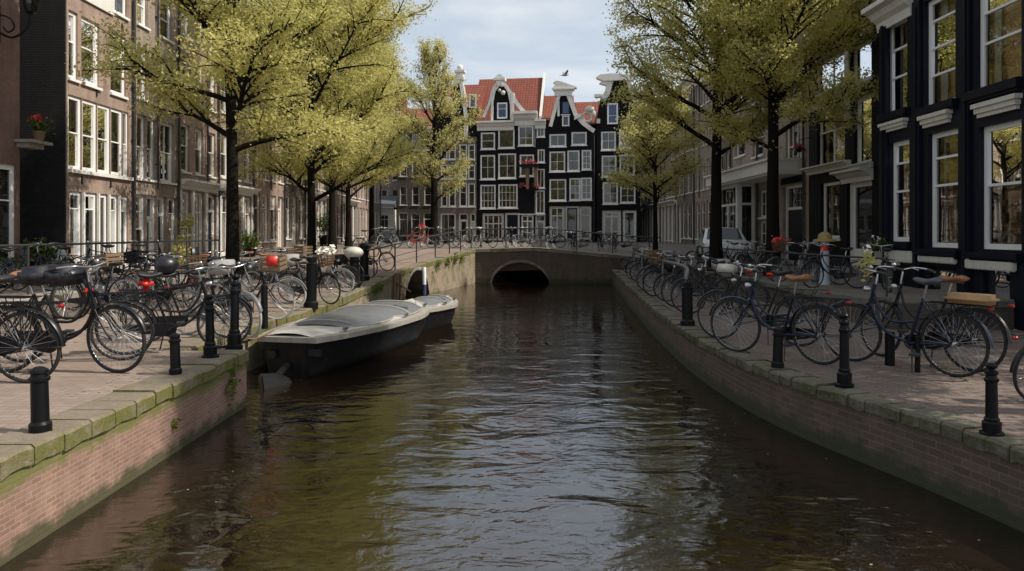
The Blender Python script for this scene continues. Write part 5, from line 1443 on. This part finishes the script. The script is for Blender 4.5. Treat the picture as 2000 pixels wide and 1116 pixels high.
rr = random.Random(33)
for k in range(9):
    y = 17.6+k*1.55
    bike(right_edge(y)+1.55+rr.uniform(-.15, .25), y, -.1, 165+rr.uniform(-30, 30), '%s bicycle beyond the sloping handrail on the right quay, counting away from the viewer' % ORD[k],
         frame=rr.choice(fr[:5]), style=rr.choice(['step', 'diamond']), steer=rr.uniform(-25, 25), lean=rr.uniform(-7, 7), group=GR, extras=rr.choice([(), ('crate',), ('pannier',), ('basket',), ('grey_box',)]), small=k > 3)
# raised right street
for k in range(10):
    y = 14.4+k*1.05
    bike(ledge_r(y)+1.1+rr.uniform(-.1, .3), y, zr(y), rr.choice([150, 110, 190, 60])+rr.uniform(-20, 20), '%s bicycle on the raised right street, counting away from the navy house' % ORD[k], frame=rr.choice(fr[:5]),
         style=rr.choice(['step', 'diamond']), steer=rr.uniform(-25, 25), lean=rr.uniform(-7, 7), s=.86, group='bicycles on the raised right street', extras=('red_flowers',) if k == 3 else (), small=True)

# ------------------------------------------------------------------ bollards and posts
ORN = [(.16, 0), (.165, .06), (.125, .075), (.13, .2), (.1, .22), (.105, .25), (.085, .27), (.078, .74), (.095, .755), (.1, .785), (.08, .8), (.07, .84), (.09, .86), (.09, .885), (.06, .9), (.045, .92), (.075, .945), (.085, .97), (.06, .995), (.01, 1.0)]
PLN = [(.15, 0), (.15, .16), (.12, .2), (.115, .78), (.14, .8), (.145, .84), (.115, .86), (.11, .9), (.125, .92), (.12, .96), (.06, 1.0), (.01, 1.0)]
THIN = [(.075, 0), (.075, .98), (.06, 1.0), (.01, 1.0)]
CAP = [(.2, 0), (.2, .12), (.15, .15), (.15, .8), (.16, .82), (.11, .84), (.11, .93), (.01, .93)]
def bollard(px, py, z, hgt, wpx, prof, label, dx=0.0, group='black iron bollards along the quays', mat='iron'):
    x, y = gp(px, py, z)
    t = empty('bollard', (x+dx, y, z-.01), 0, label, 'bollard', group)
    q = random.Random(px); t.rotation_euler = (R(q.uniform(-1.6, 1.6)), R(q.uniform(-1.6, 1.6)), q.uniform(0, 3))
    w = wpx*y/F/2
    rmax = prof[0][0]; zs = [p for p in prof]
    split = next(i for i, p in enumerate(prof) if p[1] > .18)
    mb = MB(); mb.lathe([(p[0]/rmax*w, p[1]*hgt) for p in prof[:split+1]], n=20); mb.build('base', M[mat], t, 30)
    mb = MB(); mb.lathe([(p[0]/rmax*w, p[1]*hgt) for p in prof[split:]], n=20); mb.build('shaft', M[mat], t, 30)
    return t
bollard(72, 846, 0, .54, 40, PLN, 'stout black bollard in the left foreground corner', .03)
bollard(343, 733, 0, .48, 24, PLN, 'short plain black bollard in the middle of the left paving')
bollard(411, 701, 0, .83, 32, ORN, 'ringed black bollard just left of the tallest ornate one')
bollard(457, 682, 0, 1.04, 32, ORN, 'tallest ornate black bollard at the corner of the left quay wall')
bollard(517, 641, 0, .74, 13, THIN, 'thin plain black post beside the boat stern')
b = bollard(607, 603, 0, 1.17, 28, CAP, 'thick black post with broad cap below the second tree')
b = bollard(692, 563, 0, .98, 24, PLN, 'dark post with a pale rounded top near the bridge ramp')
mb = MB(); mb.ball((.03, 0, 1.04), (.3, .24, .17), 16, 10); mb.build('pale_top', M['white2'], b, True)
bollard(711, 551, .01, 1.25, 22, PLN, 'tall dark post right behind the pale topped post')
bollard(1921, 851, -.1, .62, 42, ORN, 'black bollard in the right foreground', .07)
bollard(1635, 757, -.1, .83, 34, ORN, 'ball topped black bollard between the two big right bicycles', .08)
bollard(1509, 721, -.1, .54, 24, PLN, 'short black bollard in front of the brown saddled navy bicycle', .06)
bollard(1343, 637, -.1, .87, 28, CAP, 'black post at the lower end of the right handrail')
bollard(1738, 714, -.1, .44, 18, THIN, 'stubby black post behind the front wheel of the biggest bicycle')
bollard(1792, 727, -.1, .45, 10, THIN, 'thin short post under the frame of the biggest bicycle')
# handrail on the right quay
mb = MB()
a = gp(1340, 637, -.1); pts = [(a[0], a[1], .78), (3.75, 15.5, .86), (4.0, 19, .86), (4.35, 24, .86), (4.6, 27, .86)]
mb.tube(curve(pts, 6), .035, 8)
for p in pts[1:]: mb.tube([(p[0], p[1], -.1), (p[0], p[1], .86)], .03, 8)
tag(mb.build('handrail', M['rail'], None, 40), 'worn grey handrail on posts along the right quay', 'railing')

# ------------------------------------------------------------------ boats
def make_boat(name, label, loc, rz, Lb, beam, free, cover=True, dome=.24):
    """local x from stern to bow, z from the waterline"""
    t = empty(name, loc, rz, label, 'boat')
    n = 22
    def half(u):   # half beam along the length
        s_ = min(1, (u+.001)/.3)**.55
        return beam/2*(.52+.48*s_)*(.86+.14*math.sin(min(u*2.2, PI/2)))*(1 if u < .55 else max(.02, 1-((u-.55)/.45)**2.4))
    def shear(u): return free+.04*(1-u)+.1*max(0, u-.6)*2
    hull = MB(); rows = []
    for k in range(n+1):
        u = k/n; b = half(u); zt_ = shear(u); xx = Lb*u
        rake = .32*max(0, (u-.8)/.2)
        row = []
        for (fb_, fz) in [(1, 1), (.97, .72), (.9, .4), (.8, .12), (.68, -.1), (.35, -.3), (0, -.4)]:
            row.append((xx-(1-fz)*rake*.9-(.1 if u < .02 else 0)*0, -b*fb_, zt_*fz if fz > 0 else fz*.6))
        rows.append(row+[(p[0], -p[1], p[2]) for p in row[-2::-1]])
    hull.grid(rows)
    k0 = len(rows[0]); hull.f.append(tuple(range(k0))); hull.m.append(0)
    hull.build('hull', M['boat_black'], t, 35)
    # gunwale
    g = MB(); line = [(Lb*k/n, -half(k/n), shear(k/n)) for k in range(n+1)]
    loop = line+[(p[0], -p[1], p[2]) for p in line[::-1]]
    def off(p, o, dz):
        s_ = -1 if p[1] < 0 else 1
        return (p[0]+(o*.6 if p[0] > Lb*.9 else (-o if p[0] < .05 else 0)), p[1]+s_*o, p[2]+dz)
    A = [off(p, .07, .0) for p in loop]; B = [off(p, .07, .085) for p in loop]; Cc = [off(p, -.1, .1) for p in loop]; D = [off(p, -.02, -.0) for p in loop]
    m = len(loop)
    g.add(A+B+Cc+D, [(q*m+i, q*m+(i+1) % m, ((q+1) % 4)*m+(i+1) % m, ((q+1) % 4)*m+i) for q in range(4) for i in range(m)])
    g.build('gunwale', M['boat_rim'], t, 40)
    # cambered deck
    d = MB(); rows = []
    for k in range(n+1):
        u = k/n; b = half(u)-.06; z = shear(u)+.095
        rows.append([(Lb*u, b*q, z+.05*(1-q*q)) for q in (-1, -.85, -.6, -.3, 0, .3, .6, .85, 1)])
    d.grid(rows); d.build('deck', M['boat_white'], t, 30)
    # canvas cover over the cockpit
    if cover:
        c = MB(); rows = []; N = 16
        for k in range(N+1):
            v = k/N; u = .17+.72*v; w = (half(u)-.12)*(.55+.45*math.sin(PI*min(1, v*1.6+.12)) if v < .5 else 1)
            w = max(.06, w*(1 if v < .85 else .75))
            hgt = dome*math.sin(PI*min(1, max(0, v*.94+.04)))**.55
            z = shear(u)+.11
            rows.append([(Lb*u, w*q, z+hgt*(1-abs(q)**3.2)+.012*math.sin(v*40)*(1-abs(q))) for q in [-1+.2*j for j in range(11)]])
        c.grid(rows); co = c.build('canvas_cover', M['boat_grey'], t, True)
        rb = MB()
        for k in (1, 9, 13):
            rb.tube([(p[0], p[1], p[2]+.008) for p in rows[k]], .02, 6)
        rb.tube([(r[0][0], r[0][1]*1.02, r[0][2]+.01) for r in rows], .018, 6); rb.tube([(r[-1][0], r[-1][1]*1.02, r[-1][2]+.01) for r in rows], .018, 6)
        rb.build('cover_rib', M['boat_rim'], co, True)
        wd = MB(); i = 10
        wd.add([(rows[i][1][0], rows[i][1][1]-.015, rows[i][1][2]+.02), (rows[14][1][0], rows[14][1][1]-.015, rows[14][1][2]+.0), (rows[14][3][0], rows[14][3][1]-.01, rows[14][3][2]+.012), (rows[i][3][0], rows[i][3][1]-.01, rows[i][3][2]+.012)], [(0, 1, 2, 3)])
        wd.build('side_panel', M['slate'], co)
    # transom fittings
    for bx_ in [(-.07, -.6, free*.66, -.003, -.38, free*.88), (-.09, .2, free*.55, -.003, .34, free*.8)]:
        f = MB(); f.box(*bx_); f.build('transom_fitting', M['hull_grey'], t, bevel=.015)
    for u in (.12, .5, .8):
        f = MB(); f.box(Lb*u-.09, -half(u)+.03, shear(u)+.13, Lb*u+.09, -half(u)+.07, shear(u)+.17); f.box(Lb*u-.02, -half(u)+.03, shear(u)+.09, Lb*u+.02, -half(u)+.07, shear(u)+.13)
        f.build('cleat', M['chrome'], t)
    return t
bt = make_boat('motorboat', 'black hulled open boat with cream deck and grey canvas cover at the left quay', (-3.66, 11.75, WATER), R(90-12), 6.0, 1.95, .52, True, .17)
mb = MB(); mb.add([(-1.0, -.16, -.12), (-.35, -.34, -.1), (-.1, .1, -.1), (-.62, .18, -.12), (-1.02, -.12, .22), (-.52, -.3, .1), (-.3, .06, .12), (-.68, .14, .16)],
   [(0, 3, 2, 1), (4, 5, 6, 7), (0, 1, 5, 4), (1, 2, 6, 5), (2, 3, 7, 6), (3, 0, 4, 7)])
mb.tube([(-.4, .0, .05), (-.02, .0, .2)], .06, 8)
o = mb.build('outboard_cowl', M['hull_grey'], bt, 40, .03)
make_boat('motorboat', 'smaller white boat moored past the black hulled boat', (-2.7, 16.7, WATER), R(90-18), 3.1, 1.25, .42, True, .15)
# mooring line
mb = MB(); mb.tube(curve([(-3.95, 11.9, -.02), (-4.2, 11.6, -.12), (-4.35, 11.2, .05)], 5), .015, 6)
tag(mb.build('mooring_rope', M['wood'], None, True), 'short rope tying the black hulled boat to the quay', 'rope')

# ------------------------------------------------------------------ parked car on the raised right street (mostly hidden)
def make_car(x, y, z, rz, label):
    t = empty('parked_car', (x, y, z), rz, label, 'car')
    prof = [(-1.9, .35), (-1.95, .6), (-1.85, .78), (-1.0, .88), (-.45, 1.32), (.7, 1.38), (1.35, .95), (1.9, .85), (1.95, .5), (1.9, .35)]
    def loft(pr, w, tum): 
        m = MB(); ys_ = [-w, -w*.93, 0, w*.93, w]
        rows = []
        for (px_, pz_) in pr:
            tt = max(0, (pz_-.85))*tum
            rows.append([(px_, -w+tt, pz_-.03), (px_, -w*.9+tt, pz_), (px_, 0, pz_+.02), (px_, w*.9-tt, pz_), (px_, w-tt, pz_-.03)])
        m.grid(rows)
        for j in (0, 4):
            base = [r[j] for r in rows]
            m.add(base, [tuple(range(len(base)))])
        return m
    loft(prof, .82, .35).build('body', M['car_white'], t, 35)
    g = MB()
    for sg in (-1, 1):
        yy_ = sg*.72
        g.add([(-.85, sg*.815, .92), (-.4, sg*.69, 1.25), (.1, sg*.68, 1.29), (.1, sg*.815, .92)], [(0, 1, 2, 3)]); g.add([(.16, sg*.815, .92), (.16, sg*.68, 1.29), (.62, sg*.685, 1.28), (1.15, sg*.8, .95)], [(0, 1, 2, 3)])
    g.build('side_window', M['car_glass'], t)
    g = MB(); g.add([(-.98, -.66, .93), (-.98, .66, .93), (-.47, .56, 1.345), (-.47, -.56, 1.345)], [(0, 1, 2, 3)]); g.build('windscreen', M['car_glass'], t)
    for sx in (-1.2, 1.2):
        for sg in (-1, 1):
            w = MB(); w.lathe([(.14, -.1), (.3, -.1), (.32, -.06), (.32, .06), (.3, .1), (.14, .1)], (sx, sg*.76, .32), 20, 'y'); wo = w.build('wheel', M['tyre'], t, 40)
            w = MB(); w.lathe([(.02, -.09), (.18, -.08), (.18, .09), (.02, .1)], (sx, sg*.765, .32), 14, 'y'); w.build('rim', M['rim'], wo, 40)
    for sg in (-1, 1):
        l = MB(); l.ball((-1.9, sg*.6, .68), (.08, .16, .09)); l.build('headlight', M['lamp_glass'], t, True)
    return t
make_car(8.3, 28.4, .43, R(80), 'pale bluish white car parked beyond the right tree trunk')

# pigeon above the middle gable
bp = fpt(fx(1102))
t = empty('bird', (bp[0], bp[1]-1.0, CAMZ+(455-150)*56.5/F), R(20), 'small grey bird flying above the middle white gable', 'bird')
mb = MB(); mb.tube([(-.32, 0, -.03), (-.2, 0, 0), (0, 0, .02), (.15, 0, .03), (.24, 0, .07), (.31, 0, .06)], [.03, .07, .1, .07, .05, .015], 10); mb.build('body', M['gull'], t, True)
mb = MB()
for sg in (-1, 1): mb.add([(.1, sg*.05, .05), (.16, sg*.25, .24), (.0, sg*.5, .36), (-.1, sg*.3, .2), (-.12, sg*.05, .04)], [(0, 1, 2, 3, 4)])
mb.add([(-.3, -.04, -.03), (-.48, -.1, -.05), (-.48, .1, -.05), (-.3, .04, -.03)], [(0, 1, 2, 3)])
mb.build('wings', M['gull'], t)

# ------------------------------------------------------------------ trees
tA = tree_meshes(101, 12.5, 3.5, 2.6, .13, 28, 112000, .066, M['leaf_l'], (.15, 0), .85, elow=27)
tB = tree_meshes(102, 14, 2.7, 3.45, .135, 32, 140000, .068, M['leaf_l'], (.08, 0), .9, elow=24)
tC = tree_meshes(103, 14, 3.7, 4.0, .17, 32, 150000, .07, M['leaf_r'], (-.08, 0), .66)
tF = tree_meshes(106, 13, 3.7, 2.8, .17, 24, 110000, .068, M['leaf_r'], (-.3, 0), .85)
tD = tree_meshes(104, 13, 2.8, 3.0, .24, 22, 34000, .09, M['leaf_far'], (0, 0), .7, topf=.25, elow=35)
tE = tree_meshes(105, 6.5, 2.4, 2.1, .1, 12, 30000, .08, M['leaf_far'], (0, 0), .8)
plant_tree('tree', tA, -6.05, 15.5, 0, R(20), 'large yellow green tree with a dark trunk, nearest on the left')
plant_tree('tree', tB, -6.7, 24.0, .06, 0, 'tall spreading tree behind the thick black post, second on the left')
plant_tree('tree', tA, -7.9, 31.5, .7, R(140), 'third tree of the left row, its thin trunk near the ramp', s=1.12)
plant_tree('tree', tB, -8.9, 39.0, .86, R(80), 'fourth tree of the left row, beyond the bridge ramp', s=1.0)
plant_tree('tree', tA, -9.2, 47.0, .86, R(250), 'farthest tree of the left row', s=1.15)
plant_tree('tree', tD, -4.9, 45.0, .86, 0, 'sparse upright tree with a thick trunk left of the black gables')
plant_tree('tree', tC, 6.25, 22.0, .4, 0, 'wide spreading olive green tree in the middle of the right quay')
plant_tree('tree', tF, 7.35, 20.2, .4, R(170), 'dark trunked tree close to the white canopy on the right')
plant_tree('tree', tE, 6.0, 30.0, .45, R(40), 'small pale tree with a thin trunk in front of the far right row')
plant_tree('tree', tF, 8.3, 6.1, -.1, R(200), 'unseen tree added just past the right edge to dapple the right quay', s=1.0)  # out of view, added to cast dappled shade on the right quay
plant_tree('tree', tA, 11.3, 9.2, -.1, R(20), 'second unseen tree added further from the canal to shade the right quay', s=1.2)  # also out of view, added to deepen the shade over the right bicycles

rng = np.random.default_rng(77)
def scatter(name, n, fn, size, zoff, lab):
    P_ = []
    while len(P_) < n:
        p = fn(rng)
        if p: P_.append((p[0], p[1], p[2]+zoff))
    me = leaf_mesh(name, np.array(P_), size, M['seed'], rng, 30.0)
    tag(link(name, me), lab, 'fallen seeds', kind='stuff')
M['seed'] = m_leaf('dry_elm_seeds', (.34, .29, .13), (.45, .4, .22), (.24, .19, .09), .1)
def on_left(g):
    y = g.uniform(4, 22); x = left_edge(y)-.45-abs(g.normal())*1.1
    return (x, y, zq(y)) if x > -8 and math.sin(x*3+y*1.7)+g.normal()*.6 > 0 else None
def on_right(g):
    y = g.uniform(4, 20); x = right_edge(y)+.4+abs(g.normal())*1.1
    return (x, y, -.1) if x < 6 and math.sin(x*2.3-y*1.9)+g.normal()*.6 > 0 else None
def on_water(g):
    y = g.uniform(5, 24); side = g.random() < .6
    x = (left_edge(y)+.1+abs(g.normal())*.8) if side else (right_edge(y)-.1-abs(g.normal())*.7)
    return (x, y, WATER) if -3.4 < x < right_edge(y)-.05 else None
scatter('fallen_seeds', 1500, on_left, .035, .008, 'pale elm seeds strewn over the left paving')
scatter('fallen_seeds', 1200, on_right, .035, .008, 'pale elm seeds strewn over the right paving')
scatter('floating_seeds', 60, on_water, .022, .006, 'pale elm seeds floating along the edges of the canal')

# ------------------------------------------------------------------ light, sky, camera
sun_dir = Vector((.93, -.2, .98)).normalized()
el = math.asin(sun_dir.z); az = math.atan2(sun_dir.x, sun_dir.y)
sl = bpy.data.lights.new('sun', 'SUN'); sl.energy = 5.0; sl.angle = R(.5); sl.color = (1, .93, .82)
so = bpy.data.objects.new('sun', sl); COL.objects.link(so); so.rotation_euler = sun_dir.to_track_quat('Z', 'Y').to_euler(); so.location = (20, -5, 30)
w = bpy.data.worlds.new('World'); scene.world = w; w.use_nodes = True
nt = w.node_tree; nt.nodes.clear()
N_ = nt.nodes.new; L_ = nt.links.new
out = N_('ShaderNodeOutputWorld'); bg = N_('ShaderNodeBackground'); bg.inputs[1].default_value = .15
sky = N_('ShaderNodeTexSky'); sky.sky_type = 'NISHITA'; sky.sun_disc = False; sky.sun_elevation = el; sky.sun_rotation = az
sky.altitude = 0; sky.air_density = 1.0; sky.dust_density = 2.0; sky.ozone_density = 1.0
tc = N_('ShaderNodeTexCoord'); mp_ = N_('ShaderNodeMapping'); mp_.inputs['Scale'].default_value = (1.0, 1.0, 4.5); mp_.inputs['Location'].default_value = (.3, .1, .35)
L_(tc.outputs['Generated'], mp_.inputs['Vector'])
nz = N_('ShaderNodeTexNoise'); nz.inputs['Scale'].default_value = 2.6; nz.inputs['Detail'].default_value = 8; nz.inputs['Roughness'].default_value = .58; nz.inputs['Distortion'].default_value = .3
L_(mp_.outputs[0], nz.inputs['Vector'])
rp_ = N_('ShaderNodeValToRGB'); rp_.color_ramp.elements[0].position = .47; rp_.color_ramp.elements[0].color = (.5, .5, .5, 1); rp_.color_ramp.elements[1].position = .72; rp_.color_ramp.elements[1].color = (.97, .97, .97, 1)
L_(nz.outputs[0], rp_.inputs[0])
mx = N_('ShaderNodeMix'); mx.data_type = 'RGBA'; mx.inputs[7].default_value = (5.8, 6.1, 6.3, 1)
L_(rp_.outputs[0], mx.inputs[0]); L_(sky.outputs[0], mx.inputs[6]); L_(mx.outputs[2], bg.inputs[0]); L_(bg.outputs[0], out.inputs[0])

cam = bpy.data.cameras.new('camera'); co = bpy.data.objects.new('camera', cam); COL.objects.link(co)
co.location = (0, 0, CAMZ); co.rotation_euler = (R(90), 0, 0)
cam.sensor_width = 36; cam.lens = 36*F/2000; cam.shift_y = -(1116/2-HY)/2000
cam.clip_end = 2000; cam.clip_start = .05
scene.camera = co
scene.view_settings.view_transform = 'Standard'; scene.view_settings.look = 'None'; scene.view_settings.exposure = 0
scene.cycles.max_bounces = 6; scene.cycles.diffuse_bounces = 2; scene.cycles.glossy_bounces = 3; scene.cycles.transparent_max_bounces = 12; scene.cycles.transmission_bounces = 3
scene.cycles.use_denoising = True
